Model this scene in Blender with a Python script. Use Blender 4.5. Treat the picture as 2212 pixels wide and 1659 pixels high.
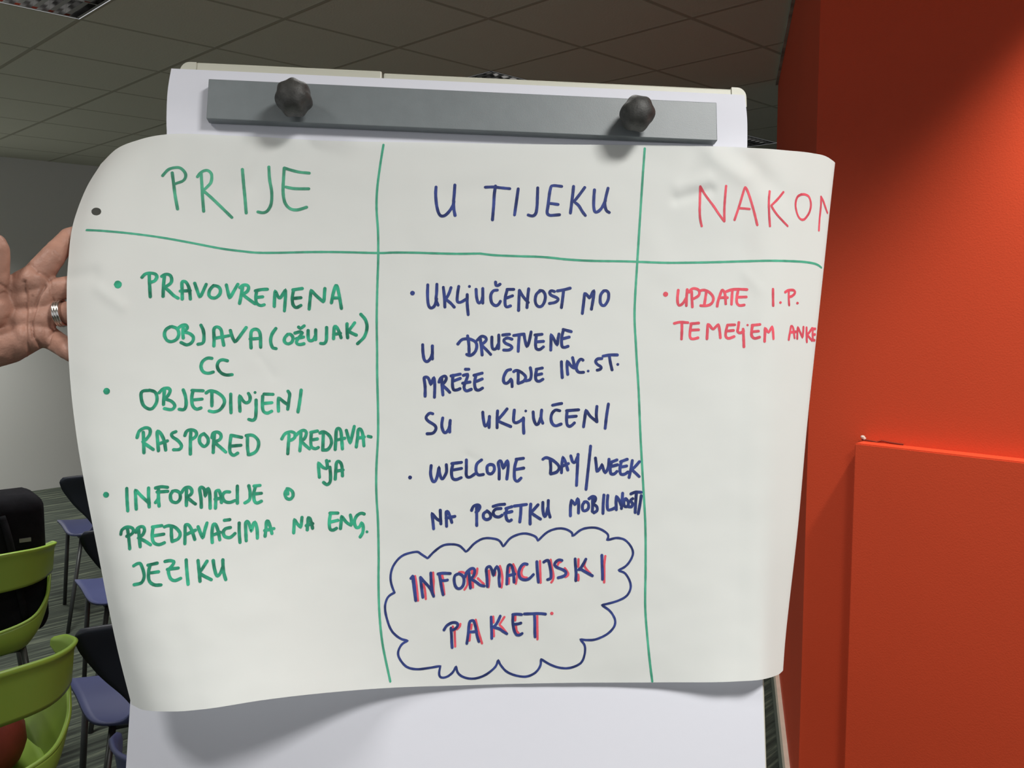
import bpy, bmesh, math, random
from mathutils import Vector, Matrix, noise
from mathutils.bvhtree import BVHTree

for o in list(bpy.data.objects):
    bpy.data.objects.remove(o)
SC = bpy.context.scene
COL = SC.collection
rnd = random.Random(7)

# ------------------------------------------------------------------ camera
F, CX, CY = 1905.0, 1106.0, 829.5            # focal length and centre in photo pixels (2212 x 1659)
EYE = Vector((0.0, 0.0, 1.60))
PITCH, ROLL = math.radians(-5.49), math.radians(-0.23)
fwd = Vector((0.0, math.cos(PITCH), math.sin(PITCH)))
_r, _u = Vector((1, 0, 0)), Vector((0, -math.sin(PITCH), math.cos(PITCH)))
rgt = _r * math.cos(ROLL) + _u * math.sin(ROLL)
upv = -_r * math.sin(ROLL) + _u * math.cos(ROLL)
cam_d = bpy.data.cameras.new('camera')
cam = bpy.data.objects.new('camera', cam_d)
COL.objects.link(cam)
cam_d.sensor_fit = 'HORIZONTAL'
cam_d.sensor_width = 36.0
cam_d.lens = F / 2212.0 * 36.0
cam_d.clip_start = 0.02
M = Matrix((rgt, upv, -fwd)).transposed().to_4x4()
M.translation = EYE
cam.matrix_world = M
SC.camera = cam

def ray(px, py):
    return rgt * ((px - CX) / F) - upv * ((py - CY) / F) + fwd

def at_depth(px, py, d):
    return EYE + ray(px, py) * d

def hit(px, py, p0, n):
    r = ray(px, py)
    return EYE + r * ((p0 - EYE).dot(n) / r.dot(n))

# ------------------------------------------------------------------ world, lights, exposure
W = bpy.data.worlds.new('world')
SC.world = W
W.use_nodes = True
W.node_tree.nodes['Background'].inputs[0].default_value = (0.95, 0.97, 1.0, 1)
W.node_tree.nodes['Background'].inputs[1].default_value = 0.52

YAW = math.radians(45.397)                   # the ceiling grid runs diagonally to the view
TILE = 0.60
CEIL = EYE.z + 1.165
UD = Vector((math.cos(YAW), math.sin(YAW), 0))     # along the grid, right and away
VD = Vector((math.sin(YAW), -math.cos(YAW), 0))    # along the grid, right and nearer

def tile(u, v, z=CEIL):
    p = UD * ((3.404 + u) * TILE) - VD * ((6.565 - v) * TILE)
    return Vector((p.x, p.y, z))

def lamp(u, v, power, size=0.56, spread=120, color=(1.0, 0.985, 0.95), dz=0.03):
    d = bpy.data.lights.new('ceiling_lamp_or_fill', 'AREA')
    d.shape = 'SQUARE'
    d.size = size
    d.energy = power
    d.color = color
    d.spread = math.radians(spread)
    o = bpy.data.objects.new('ceiling_lamp_or_fill', d)
    COL.objects.link(o)
    o.location = tile(u, v, CEIL - dz)
    o.rotation_euler = (0, 0, YAW)
    return o

lamp(-2.5, 7.5, 27, size=0.42, spread=146)              # recessed light just right of the board
lamp(-1.3, 4.5, 8, size=0.5, spread=100)    # added fill beyond the board, no fixture there; brightens the lower red wall
lamp(-4.6, 5.3, 11, size=0.42, spread=118)               # left of the photographer
lamp(-5.5, 0.5, 16, spread=115)
lamp(-1.5, 0.5, 17, size=0.5, spread=105)    # over the chairs
lamp(2.5, 0.5, 24, size=0.5, spread=125)
lamp(-5.5, -5.5, 50, spread=115)             # by the far left wall
lamp(-1.5, -5.5, 40, spread=115)
_d = bpy.data.lights.new('wall_downlight', 'SPOT')     # recessed downlight close to the red wall, right of the frame
_d.energy, _d.spot_size, _d.spot_blend, _d.shadow_soft_size = 120, math.radians(95), 0.6, 0.05
_d.color = (1.0, 0.96, 0.88)
_o = bpy.data.objects.new('wall_downlight', _d)
COL.objects.link(_o)
_o.location = tile(-0.05, 6.3, CEIL - 0.02)

SC.view_settings.view_transform = 'Standard'
SC.view_settings.look = 'None'
SC.view_settings.exposure = 0.17
SC.view_settings.gamma = 1.0
SC.view_settings.use_curve_mapping = False
SC.cycles.max_bounces = 8
SC.cycles.use_denoising = True

# ------------------------------------------------------------------ helpers
def srgb(r, g, b):
    f = lambda c: (c / 255) / 12.92 if c <= 10 else ((c / 255 + 0.055) / 1.055) ** 2.4
    return (f(r), f(g), f(b), 1.0)

def mat(name, col, rough=0.6, metal=0.0, vary=0.0, vscale=20.0, bump=0.0, bscale=200.0, spec=0.5, translucent=0.0, stretch=None):
    m = bpy.data.materials.new(name)
    m.use_nodes = True
    nt = m.node_tree
    N, L = nt.nodes, nt.links
    b = N['Principled BSDF']
    b.inputs['Base Color'].default_value = col
    b.inputs['Roughness'].default_value = rough
    b.inputs['Metallic'].default_value = metal
    b.inputs['Specular IOR Level'].default_value = spec
    tc = N.new('ShaderNodeTexCoord')
    src = tc.outputs['Object']
    if stretch:
        mp = N.new('ShaderNodeMapping')
        mp.inputs['Scale'].default_value = stretch[0]
        mp.inputs['Rotation'].default_value = (0, 0, stretch[1])
        mp.vector_type = 'TEXTURE' if False else 'POINT'
        L.new(src, mp.inputs['Vector'])
        src = mp.outputs['Vector']
    if vary:
        n = N.new('ShaderNodeTexNoise')
        n.inputs['Scale'].default_value = vscale
        n.inputs['Detail'].default_value = 3
        L.new(src, n.inputs['Vector'])
        mx = N.new('ShaderNodeMix')
        mx.data_type = 'RGBA'
        mr = N.new('ShaderNodeMapRange')
        mr.inputs[1].default_value, mr.inputs[2].default_value = 0.3, 0.7
        L.new(n.outputs['Fac'], mr.inputs[0])
        L.new(mr.outputs[0], mx.inputs[0])
        mx.inputs[6].default_value = tuple(c * (1 - vary) for c in col[:3]) + (1,)
        mx.inputs[7].default_value = tuple(min(1, c * (1 + vary)) for c in col[:3]) + (1,)
        L.new(mx.outputs[2], b.inputs['Base Color'])
    if bump:
        n2 = N.new('ShaderNodeTexNoise')
        n2.inputs['Scale'].default_value = bscale
        n2.inputs['Detail'].default_value = 4
        L.new(src, n2.inputs['Vector'])
        bp = N.new('ShaderNodeBump')
        bp.inputs['Strength'].default_value = bump
        bp.inputs['Distance'].default_value = 0.002
        L.new(n2.outputs['Fac'], bp.inputs['Height'])
        L.new(bp.outputs['Normal'], b.inputs['Normal'])
    if translucent:
        t = N.new('ShaderNodeBsdfTranslucent')
        t.inputs['Color'].default_value = col
        ms = N.new('ShaderNodeMixShader')
        ms.inputs[0].default_value = translucent
        L.new(b.outputs[0], ms.inputs[1])
        L.new(t.outputs[0], ms.inputs[2])
        L.new(ms.outputs[0], N['Material Output'].inputs['Surface'])
    return m

def mesh_obj(name, bm, material, parent=None, smooth=False, sharp=None):
    me = bpy.data.meshes.new(name)
    bmesh.ops.recalc_face_normals(bm, faces=bm.faces[:]) if sharp != 'keep' else None
    bm.to_mesh(me)
    bm.free()
    if material:
        me.materials.append(material)
    if smooth:
        for p in me.polygons:
            p.use_smooth = True
    o = bpy.data.objects.new(name, me)
    COL.objects.link(o)
    if parent:
        o.parent = parent
    return o

def empty(name, loc=(0, 0, 0), rz=0.0):
    o = bpy.data.objects.new(name, None)
    o.empty_display_size = 0.05
    COL.objects.link(o)
    o.location = loc
    o.rotation_euler = (0, 0, rz)
    return o

def tag(o, label=None, cat=None, group=None, kind=None):
    if label: o['label'] = label
    if cat: o['category'] = cat
    if group: o['group'] = group
    if kind: o['kind'] = kind
    return o

def catmull(pts, n=8):
    pts = [Vector(p) for p in pts]
    if len(pts) < 3:
        a, b = pts[0], pts[-1]
        return [a.lerp(b, i / n) for i in range(n + 1)]
    P = [pts[0] * 2 - pts[1]] + pts + [pts[-1] * 2 - pts[-2]]
    out = []
    for i in range(1, len(P) - 2):
        p0, p1, p2, p3 = P[i - 1:i + 3]
        for k in range(n):
            t = k / n
            out.append(0.5 * ((2 * p1) + (p2 - p0) * t + (2 * p0 - 5 * p1 + 4 * p2 - p3) * t * t + (3 * p1 - p0 - 3 * p2 + p3) * t ** 3))
    out.append(pts[-1])
    return out

def spline(xs, ys, x):
    """monotone-ish cubic through (xs, ys)"""
    n = len(xs)
    if x <= xs[0]: return ys[0]
    if x >= xs[-1]: return ys[-1]
    i = 0
    while x > xs[i + 1]: i += 1
    d = [(ys[k + 1] - ys[k]) / (xs[k + 1] - xs[k]) for k in range(n - 1)]
    def m(k):
        if k == 0: return d[0]
        if k == n - 1: return d[-1]
        h0, h1 = xs[k] - xs[k - 1], xs[k + 1] - xs[k]
        return (d[k - 1] * h1 + d[k] * h0) / (h0 + h1)
    h = xs[i + 1] - xs[i]
    t = (x - xs[i]) / h
    m0, m1 = m(i) * h, m(i + 1) * h
    return (2 * t**3 - 3 * t**2 + 1) * ys[i] + (t**3 - 2 * t**2 + t) * m0 + (-2 * t**3 + 3 * t**2) * ys[i + 1] + (t**3 - t**2) * m1

def add_box(bm, lo, hi, mtx=None, bevel=0.0, seg=2):
    vs = [Vector((x, y, z)) for x in (lo[0], hi[0]) for y in (lo[1], hi[1]) for z in (lo[2], hi[2])]
    vv = [bm.verts.new(mtx @ v if mtx else v) for v in vs]
    fs = [bm.faces.new([vv[i] for i in q]) for q in ((0, 1, 3, 2), (4, 6, 7, 5), (0, 4, 5, 1), (2, 3, 7, 6), (0, 2, 6, 4), (1, 5, 7, 3))]
    if bevel:
        es = list({e for f in fs for e in f.edges})
        bmesh.ops.bevel(bm, geom=es, offset=bevel, segments=seg, profile=0.5, affect='EDGES')

def add_tube(bm, path, r, seg=10, caps=True):
    path = [Vector(p) for p in path]
    rs = r if isinstance(r, (list, tuple)) else [r] * len(path)
    t = (path[1] - path[0]).normalized()
    a = t.orthogonal().normalized()
    rings = []
    for i, p in enumerate(path):
        t = (path[min(i + 1, len(path) - 1)] - path[max(i - 1, 0)]).normalized()
        a = (a - t * a.dot(t)).normalized()
        b = t.cross(a)
        rings.append([bm.verts.new(p + (a * math.cos(2 * math.pi * k / seg) + b * math.sin(2 * math.pi * k / seg)) * rs[i]) for k in range(seg)])
    for i in range(len(rings) - 1):
        for k in range(seg):
            bm.faces.new((rings[i][k], rings[i][(k + 1) % seg], rings[i + 1][(k + 1) % seg], rings[i + 1][k]))
    if caps:
        bm.faces.new(rings[0][::-1])
        bm.faces.new(rings[-1])

def add_grid(bm, fn, nu, nv):
    g = [[bm.verts.new(fn(i / nu, j / nv)) for i in range(nu + 1)] for j in range(nv + 1)]
    for j in range(nv):
        for i in range(nu):
            bm.faces.new((g[j][i], g[j][i + 1], g[j + 1][i + 1], g[j + 1][i]))
    return g

def solidify(o, t, offset=0.0, bevel=0.0):
    m = o.modifiers.new('thickness', 'SOLIDIFY')
    m.thickness = t
    m.offset = offset
    return o
# ---- handwriting: strokes read off the sheet, [zoom origin x, y, scale] then strokes; '|' = sharp corner, ';' = pen lifted, 'o x y r' = dot
WRITING = {
 'heading_green': (130,280,3.16,6.6,'''700,315 712,300 740,272 780,260 820,262 850,290 858,320 840,350 800,365 782,372; 765,295 775,370 785,450 802,543;
938,322 955,298 985,280 1015,282 1035,310 1030,360 1005,390 985,408 968,412 | 1010,445 1080,510 1172,600; 962,298 968,380 972,460 980,558;
1244,272 1252,370 1262,470 1270,570; 1425,255 1430,340 1445,430 1440,510 1415,555 1385,568 1350,562;
1530,262 1525,340 1522,430 1535,500 1570,540 1620,548 1682,530; 1530,262 1570,275 1630,290 1700,297; 1540,392 1590,402 1640,404 1697,404'''),
 'heading_blue': (820,360,3.8138,6.6,'''465,168 462,230 470,320 490,390 520,410 560,385 600,330 612,290; 620,152 615,230 610,290 612,350 622,402;
872,170 940,168 1000,175 1075,182; 955,160 945,230 940,320 930,438; 1142,183 1130,270 1120,340 1112,398;
1303,175 1300,260 1296,340 1285,390 1260,408 1222,398; 1500,163 1440,156 1412,160 | 1400,220 1388,320 1380,380 1400,402 1440,400 1485,396; 1410,304 1440,308 1470,312;
1598,163 1590,240 1572,382; 1690,172 1640,240 1600,290 | 1640,320 1670,370 1695,402;
1770,192 1765,260 1764,330 1775,375 1800,370 1830,340 1860,280; 1882,178 1862,260 1855,310 1868,362 1892,378'''),
 'heading_red': (1350,300,3.456,5.2,'''562,355 560,450 558,540 562,600 573,652; 562,355 600,420 660,500 700,560 740,615; 755,352 748,430 742,520 742,615;
818,605 850,510 880,410 895,362 905,362 | 930,430 960,530 988,643; 852,518 890,520 930,524; 1080,392 1074,460 1076,560 1082,652; 1182,398 1140,450 1090,500 | 1130,560 1170,605 1213,650;
1315,415 1285,435 1272,490 1285,560 1310,600 1340,600 1375,550 1388,490 1375,435 1345,415 1315,415; 1463,432 1462,500 1452,600 1447,683; 1463,432 1480,465 1495,510 1510,552'''),
 'bullet_text_red': (1350,300,3.456,6.0,'''o 303 1160 16; 398,1130 392,1190 395,1230 408,1245 435,1225 455,1190; 465,1125 460,1180 458,1245;
498,1140 500,1200 503,1255; 478,1145 500,1120 530,1118 555,1135 550,1170 510,1195; 560,1135 590,1128 630,1145 660,1185 650,1225 615,1245 565,1245; 608,1140 600,1190 592,1240;
688,1250 695,1210 715,1150 728,1125 745,1150 750,1190 752,1232; 700,1190 725,1185 765,1185; 755,1140 800,1125 850,1122; 802,1130 798,1180 795,1235;
850,1122 910,1125; 845,1130 835,1180 835,1225 855,1245 890,1240; 845,1182 905,1180; 1105,1122 1105,1180 1106,1245; o 1160 1222 7; 1195,1145 1220,1130 1260,1130 1270,1150 1245,1175 1225,1180; 1222,1140 1222,1190 1225,1242; o 1287 1226 7;
368,1378 410,1368 470,1372; 425,1375 425,1430 422,1495; 492,1380 550,1375; 495,1380 487,1430 485,1480 505,1495 545,1485; 490,1428 550,1425;
612,1492 615,1440 618,1385 625,1378 | 645,1410 660,1425 | 690,1390 700,1385 | 708,1440 712,1485; 765,1390 820,1388; 765,1390 755,1430 752,1475 775,1490 815,1475; 760,1435 810,1430;
850,1370 845,1410 840,1440 860,1450 885,1435; 882,1420 885,1470 888,1555; o 915 1390 6; 950,1392 1010,1385; 952,1392 945,1440 948,1475 970,1490 1005,1480; 948,1440 1000,1435;
1042,1512 1045,1450 1045,1405 | 1065,1440 1075,1445 | 1095,1405 1100,1400 | 1105,1440 1108,1492; 1222,1498 1230,1450 1240,1392 | 1255,1410 1265,1485; 1232,1445 1275,1440;
1285,1490 1288,1420 1290,1405 | 1310,1450 1325,1485 | 1330,1440 1332,1405; 1355,1410 1355,1460 1357,1515; 1395,1415 1375,1445 1358,1462 | 1378,1485 1395,1505; 1402,1415 1400,1470 1405,1505 1414,1503; 1402,1420 1420,1418; 1402,1462 1418,1460'''),
 'bullet_text_green': [(200,560,3.511,7.0,'''o 192 192 26; 375,138 400,112 440,105 480,115 488,140 470,165 440,175; 430,118 433,200 438,285; 525,130 550,115 585,118 600,145 595,180 560,205 540,212 | 580,240 615,275 648,295; 545,130 538,200 535,282;
680,302 680,250 678,180 690,165 715,180 735,230 742,302; 665,242 740,238; 775,182 795,240 815,295 | 840,240 862,190; 918,200 890,230 882,270 900,292 935,292 965,265 970,230 950,205 918,200;
1015,195 1030,260 1040,302 | 1070,245 1102,190; 1118,215 1145,195 1180,200 1182,230 1160,255 1130,262 | 1180,300 1232,338; 1138,205 1128,270 1115,335;
1235,240 1280,230 1325,228; 1245,240 1238,290 1245,335 1275,352 1302,345; 1240,290 1290,285; 1378,358 1380,300 1385,235 | 1410,290 1425,295 | 1455,245 1465,228 | 1462,300 1455,392;
1520,232 1590,222; 1525,232 1515,290 1520,345 1545,368 1580,350; 1518,298 1580,292; 1643,378 1650,300 1658,230 | 1690,270 1755,328 | 1758,280 1762,222; 1812,330 1825,260 1845,195 1855,200 | 1870,270 1888,375; 1820,295 1870,292;
590,512 555,535 545,575 565,615 600,625 640,605 655,565 640,525 600,510; 652,520 680,500 710,500 718,525 685,555 | 730,560 765,590 755,630 715,650 672,632; 688,510 685,560 688,598;
822,500 840,540 845,590 838,635 800,645; 920,658 922,600 920,530 945,512 975,535 985,600 995,652; 925,600 1035,580; 1045,540 1060,590 1082,635 | 1120,580 1165,518; 1202,672 1200,610 1205,545 1240,530 1270,560 1275,668; 1195,605 1275,600;
1390,525 1360,570 1350,620 1365,670 1392,678; 1480,570 1455,600 1458,630 1485,642 1515,625 1520,590 1500,568 1480,570; 1535,560 1575,550 1595,560 | 1560,600 1545,635 1570,648 1605,640; 1545,602 1600,590; 1563,515 1580,525 1605,505;
1635,540 1635,590 1645,618 1675,612 1690,580; 1692,535 1692,610; 1775,518 1775,570 1772,620 1755,640 1730,638; 1828,602 1830,560 1835,510 1850,512 1870,550 1885,595; 1828,570 1880,562;
1930,490 1930,540 1935,595; 1988,482 1960,520 1938,545 | 1970,562 2000,575; 2035,418 2070,460 2082,520 2060,590 2010,640; 905,752 870,750 835,775 822,815 840,855 880,865 915,855; 1022,770 980,762 950,785 948,825 975,862 1015,878 1058,875'''),
 (200,800,3.511,7.0,'''o 107 158 22; 440,152 375,160 370,215 390,270 440,295 475,265 490,215 475,165 430,150; 505,170 535,140 575,135 590,155 570,195 540,215 | 600,235 625,270 600,298 545,290; 545,150 540,220 538,262;
688,148 705,200 710,260 695,298 655,295; 755,152 838,155; 762,152 752,210 760,270 790,295 822,285; 758,225 830,218; 862,172 890,155 940,165 990,205 1000,250 965,300 920,315 885,308; 905,170 905,225 905,270; 1048,180 1048,250 1050,322;
1118,310 1115,250 1115,185 | 1140,230 1165,250 | 1190,235 1195,200 1182,175; 1240,225 1240,300 1235,360 1215,380 1185,372; o 1232 168 8; 1300,180 1368,182; 1290,195 1288,260 1295,310 1325,325 1358,310; 1290,252 1360,245;
1410,310 1408,250 1410,200 | 1445,235 1480,260; 1480,295 1490,220 1495,180 1482,158; 1582,150 1572,230 1558,315;
338,510 355,460 400,435 435,445 435,485 405,525 375,545 | 410,565 460,600; 385,470 388,540 390,625; 500,610 495,550 490,470 500,460 525,490 545,540 555,605; 495,560 568,535; 632,465 600,480 605,505 645,530 675,570 660,600 615,602;
700,495 715,460 750,450 785,465 785,500 750,525; 745,470 742,550 742,635; 845,480 815,500 812,545 845,578 875,555 875,515 850,485 840,482; 905,510 915,475 950,468 975,490 965,525 920,545 | 960,575 1010,620; 925,480 918,550 915,625;
1050,492 1130,508; 1050,495 1042,560 1042,620 1070,645 1100,628; 1045,575 1125,568; 1165,495 1215,492 1255,530 1258,575 1235,620 1190,640 1180,640; 1175,500 1175,580 1182,640;
1435,520 1460,480 1505,465 1535,480 1530,515 1490,535; 1490,490 1485,560 1480,632; 1545,490 1575,462 1610,455 1622,480 1605,520 1580,535 | 1610,565 1645,595; 1580,475 1578,540 1572,610; 1655,470 1705,460; 1660,470 1655,530 1660,580 1690,595 1712,585; 1660,528 1705,520;
1725,475 1755,465 1800,500 1812,555 1785,600 1750,605; 1750,475 1748,540 1745,605; 1840,600 1845,520 1850,450 1870,440 1885,470 1895,595; 1845,530 1912,515; 1925,455 1940,510 1955,555 | 1970,490 1985,425; 2000,580 2010,510 2015,450 2035,445 2050,490 2058,572; 2012,515 2060,505; 2090,500 2112,505;
1720,810 1715,750 1712,695 | 1745,735 1780,748 | 1780,715 1775,685; 1800,735 1805,800 1800,850 1775,868 1752,850; o 1797 688 7; 1840,825 1845,760 1850,700 1870,690 1890,720 1895,800; 1845,765 1900,755'''),
 (200,1010,3.511,7.0,'''o 103 206 19; 260,158 262,240 268,328; 332,315 328,240 325,165 | 370,215 430,270; 425,155 425,220 430,298; 478,155 520,145 568,150; 500,160 500,230 505,292; 490,185 570,180; 478,265 500,235;
610,178 590,210 600,255 640,265 665,235 660,190 630,175 605,180; 675,190 700,155 735,150 755,175 745,205 715,222 | 745,250 782,278; 712,165 712,230 712,288; 825,302 822,230 812,160 830,145 | 850,170 855,225 | 868,165 885,155 | 890,220 892,308;
932,308 935,240 935,180 960,172 | 975,220 978,265; 930,240 985,230; 1040,185 1005,185 985,215 1000,255 1040,265 1080,250; 1098,140 1098,200 1098,270; 1185,138 1195,190 1190,245 1155,268; 1225,140 1270,135; 1235,145 1222,200 1228,255 1250,270 1280,255; 1225,200 1280,195;
1480,200 1475,160 1458,195 1470,232 1500,240 1520,215 1515,180 1490,162 1475,160;
215,505 225,470 265,450 305,460 310,490 280,515 260,520; 265,460 275,530 283,615; 330,490 345,455 385,448 395,475 380,510 345,535 | 395,555 440,585; 350,465 355,530 362,600; 455,450 525,440; 460,450 452,520 465,570 505,585 545,570; 458,518 540,505;
545,450 580,440 630,455 665,500 650,540 605,560; 598,445 598,500 602,555; 700,578 702,500 705,435 730,432 | 755,480 775,545; 705,510 780,475; 800,448 820,500 838,540 | 850,480 868,420; 908,568 905,500 915,432 935,428 | 955,490 965,550; 905,515 970,490;
1045,455 1005,465 990,495 1005,525 1045,530 1080,500; 1000,400 1040,395; 1112,420 1112,490 1118,568; 1165,555 1162,480 1160,415 | 1180,408 1200,470 1205,490 | 1220,425 1235,412 | 1248,470 1250,535; 1308,520 1315,460 1320,405 1335,408 | 1350,460 1360,500; 1305,478 1375,462;
1525,495 1528,440 1530,390 | 1555,430 1580,455 | 1585,410 1588,375; 1628,472 1632,420 1635,378 1650,385 | 1660,420 1668,460; 1620,440 1670,425; 1800,345 1860,345; 1805,345 1795,410 1800,465 1825,475 1850,460; 1795,415 1860,400; 1880,462 1885,410 1888,365 | 1925,415 1965,440 | 1962,390 1955,360;
2060,352 2035,345 2000,370 1985,415 2000,455 2025,450 2040,415 | 2052,440 2050,490 2030,525; o 2081 487 8; 312,745 340,728 365,725 | 385,780 392,830 370,875 315,888; 420,740 490,725; 440,735 425,790 430,860 470,890 522,890; 430,800 500,790;
550,712 590,705 625,715 | 600,750 575,780 590,840 625,858 668,840; 568,772 650,762; 710,700 715,780 725,885; 800,705 808,780 815,862; 868,710 830,770 808,800 | 850,825 900,850; 915,705 925,770 945,825 970,800 985,760; 988,700 990,760 998,810 1010,850''')],
 'bullet_text_blue': [(820,580,3.8138,6.6,'''o 271 203 16; 397,135 395,220 402,300 425,328 455,305 470,250; 472,130 470,200 465,260 482,302; 525,155 535,240 538,318; 588,158 570,210 545,255 | 585,285 615,318; 652,148 642,210 640,270 665,280 710,255; 722,215 722,290 730,380; o 740 148 9;
795,172 800,240 815,285 840,270 850,230; 850,165 850,230 850,285; 970,178 935,185 915,225 925,285 960,308 985,290 995,270; 955,112 960,140 975,142 992,130; 1050,172 1105,172; 1052,175 1035,240 1035,300 1050,318 1078,308; 1042,245 1095,225;
1145,345 1148,260 1152,178; 1152,180 1185,235 1225,280; 1228,168 1220,240 1214,322; 1325,182 1290,215 1282,270 1300,310 1335,312 1360,270 1365,220 1345,185 1320,182; 1440,190 1415,182 1400,195 1412,220 1460,240 1472,258 1445,280 1400,288; 1465,185 1520,175 1570,162; 1515,185 1508,250 1498,322;
1670,370 1680,290 1690,195 | 1715,225 1732,250 | 1755,195 1768,180 | 1760,250 1745,335; 1845,185 1820,220 1818,280 1835,305 1860,300 1885,250 1885,200 1865,182 1845,185; 355,628 358,700 370,755 395,768 420,740 435,700; 435,638 435,690 435,745;
645,622 680,585 735,580 785,600 802,635 785,690 745,718 718,708; 725,555 735,620 738,715; 805,590 840,558 870,565 880,590 850,620 835,628 | 880,670 915,708; 828,570 838,640 845,712; 925,565 925,630 935,665 960,660 980,620; 982,548 982,600 980,660;
1090,582 1050,572 1022,590 1035,615 1080,635 1092,655 1065,672 1020,672; 1015,548 1070,542; 1105,552 1190,540; 1150,560 1145,620 1142,682; 1190,545 1200,600 1215,652 | 1235,590 1248,522; 1280,548 1338,542; 1292,550 1285,610 1290,660 1320,668 1350,645; 1285,605 1350,600;
1410,672 1412,600 1412,535 | 1440,590 1465,635 | 1470,580 1478,540; 1512,502 1578,520; 1515,505 1500,570 1502,640 1525,650 1555,640; 1505,580 1562,565; 375,1052 375,970 365,895 | 400,900 425,965 | 440,910 450,895 | 455,970 452,1060;
490,935 505,900 540,885 550,910 530,945 515,960 | 550,990 578,1020; 512,905 515,970 522,1042; 590,885 665,870; 605,880 600,950 610,1000 640,1000 662,990; 602,930 665,905; 690,880 735,868 | 710,930 695,980 715,1010 755,995; 685,945 745,935; 708,830 738,830;
778,880 845,862; 795,878 782,940 792,995 820,1002 848,985; 785,935 845,910; 1080,832 1045,845 1020,905 1030,945 1060,940 1085,905 | 1090,930 1092,975; 1105,850 1130,838 1175,860 1205,895 1185,930 1140,948; 1142,845 1142,900 1140,945; 1242,818 1250,870 1240,915 1205,925;
1290,830 1340,820; 1295,830 1285,880 1290,920 1315,930 1345,912; 1288,878 1335,868; 1498,768 1500,830 1505,898; 1550,872 1545,820 1545,755 | 1575,800 1605,825 | 1600,780 1590,735; 1675,755 1655,745 1630,780 1620,825 1640,855 1680,855; o 1718 845 8; 1830,742 1795,745 1778,770 1800,795 1825,810 1820,830 1790,838; 1840,722 1900,712 1958,712; 1892,715 1900,770 1915,835; o 1962 790 9'''),
 (820,840,3.8138,6.6,'''438,205 410,200 382,235 400,265 455,300 465,330 440,365 392,370; 520,240 512,300 525,350 545,362 570,330 580,290; 582,260 578,300 578,355; 850,192 855,250 870,310 895,280 905,240; 905,228 903,270 902,318; 972,182 968,250 968,322; 1050,165 1010,215 968,262 | 1020,285 1080,310;
1110,175 1105,230 1105,270 1130,280 1180,250; 1185,240 1185,300 1188,365; o 1204 182 8; 1265,190 1270,250 1290,295 1310,285 1325,240; 1335,175 1330,240 1345,285; 1485,180 1445,175 1415,215 1415,270 1445,305 1495,290; 1425,135 1470,125 1500,120; 1540,180 1640,172; 1545,182 1540,240 1545,295 1570,310 1605,280; 1540,232 1620,225;
1680,312 1690,240 1700,170 | 1735,225 1790,270; 1790,145 1785,210 1790,268; 1885,125 1870,220 1858,325; o 251 730 13; 425,632 420,700 435,755 455,765 475,720 490,640 | 495,700 515,745 535,720 552,680 550,625; 595,615 675,605; 605,615 592,680 600,735 630,748 675,730; 595,670 675,655; 715,585 715,650 715,715 740,730 785,700; 840,585 800,620 795,680 815,710 855,705;
905,625 885,640 890,690 920,700 945,670 940,630 910,622 890,632; 985,742 985,660 975,605 | 1000,590 1015,645 1020,665 | 1045,600 1060,585 | 1058,660 1048,742; 1125,580 1185,572; 1130,580 1112,650 1112,740 1135,762 1165,735; 1115,665 1190,652; 1345,580 1375,565 1430,590 1480,640 1460,685 1410,700; 1405,580 1410,640 1408,695;
1498,690 1502,620 1510,560 | 1530,600 1550,668; 1498,640 1555,615; 1575,552 1590,600 1610,605 1630,560; 1635,540 1630,640 1622,795; 1738,472 1725,600 1700,830; 1778,570 1785,630 1790,690 | 1825,640 1832,620 | 1850,680 1865,695 | 1885,640 1890,580; 1905,605 1955,585; 1912,600 1900,650 1905,700 1935,700 1955,680; 1905,640 1960,625; 1985,600 2040,580; 1992,598 1980,650 1985,700 2015,705 2045,685; 1985,645 2035,635;
2082,590 2070,660 2055,730; 2140,600 2095,650 2070,660 | 2105,690 2138,722; 445,1152 438,1080 430,1020 | 470,1070 505,1090; 500,1000 502,1060 505,1112; 552,1132 550,1070 548,1010 565,1010 | 580,1050 595,1100; 548,1065 620,1050; 758,1000 775,965 815,955 828,975 810,1005 795,1015; 800,970 800,1040 800,1125; 880,1010 855,1030 858,1065 885,1078 915,1060 910,1025 885,1005;
1000,985 955,990 935,1020 950,1050 985,1055 1010,1040; 935,968 980,955 1030,950; 1040,985 1090,970; 1048,985 1040,1040 1050,1080 1070,1090 1085,1080; 1030,1025 1090,1010; 1110,965 1210,952; 1165,960 1162,1030 1155,1095; 1245,950 1240,1030 1240,1112; 1305,955 1265,1000 1245,1020 | 1290,1050 1325,1072; 1345,935 1345,1000 1360,1055 1375,1030 1385,980; 1390,920 1390,1000 1405,1058;
1572,1045 1572,980 1580,910 | 1605,950 1615,960 | 1630,905 1640,900 | 1640,960 1638,1022; 1690,930 1670,960 1675,1000 1695,1005 1720,985 1720,945 1700,928 1685,932; 1725,905 1755,885 1780,895 1775,925 1750,945 | 1790,970 1790,1005 1765,1020; 1755,900 1755,960 1752,1010; 1848,875 1842,950 1840,1025; 1880,878 1875,940 1880,995 1905,995 1940,980;
1950,995 1948,930 1950,875 | 1975,920 1990,960; 2002,860 1998,920 1992,985; 2025,905 2010,935 2020,970 2045,965 2050,930 2030,905; 2085,905 2065,920 2085,945 2075,972 2050,970; 2070,865 2110,850 2155,852; 2115,855 2110,930 2105,1018; 2155,880 2145,950 2130,1028''')],
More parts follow.
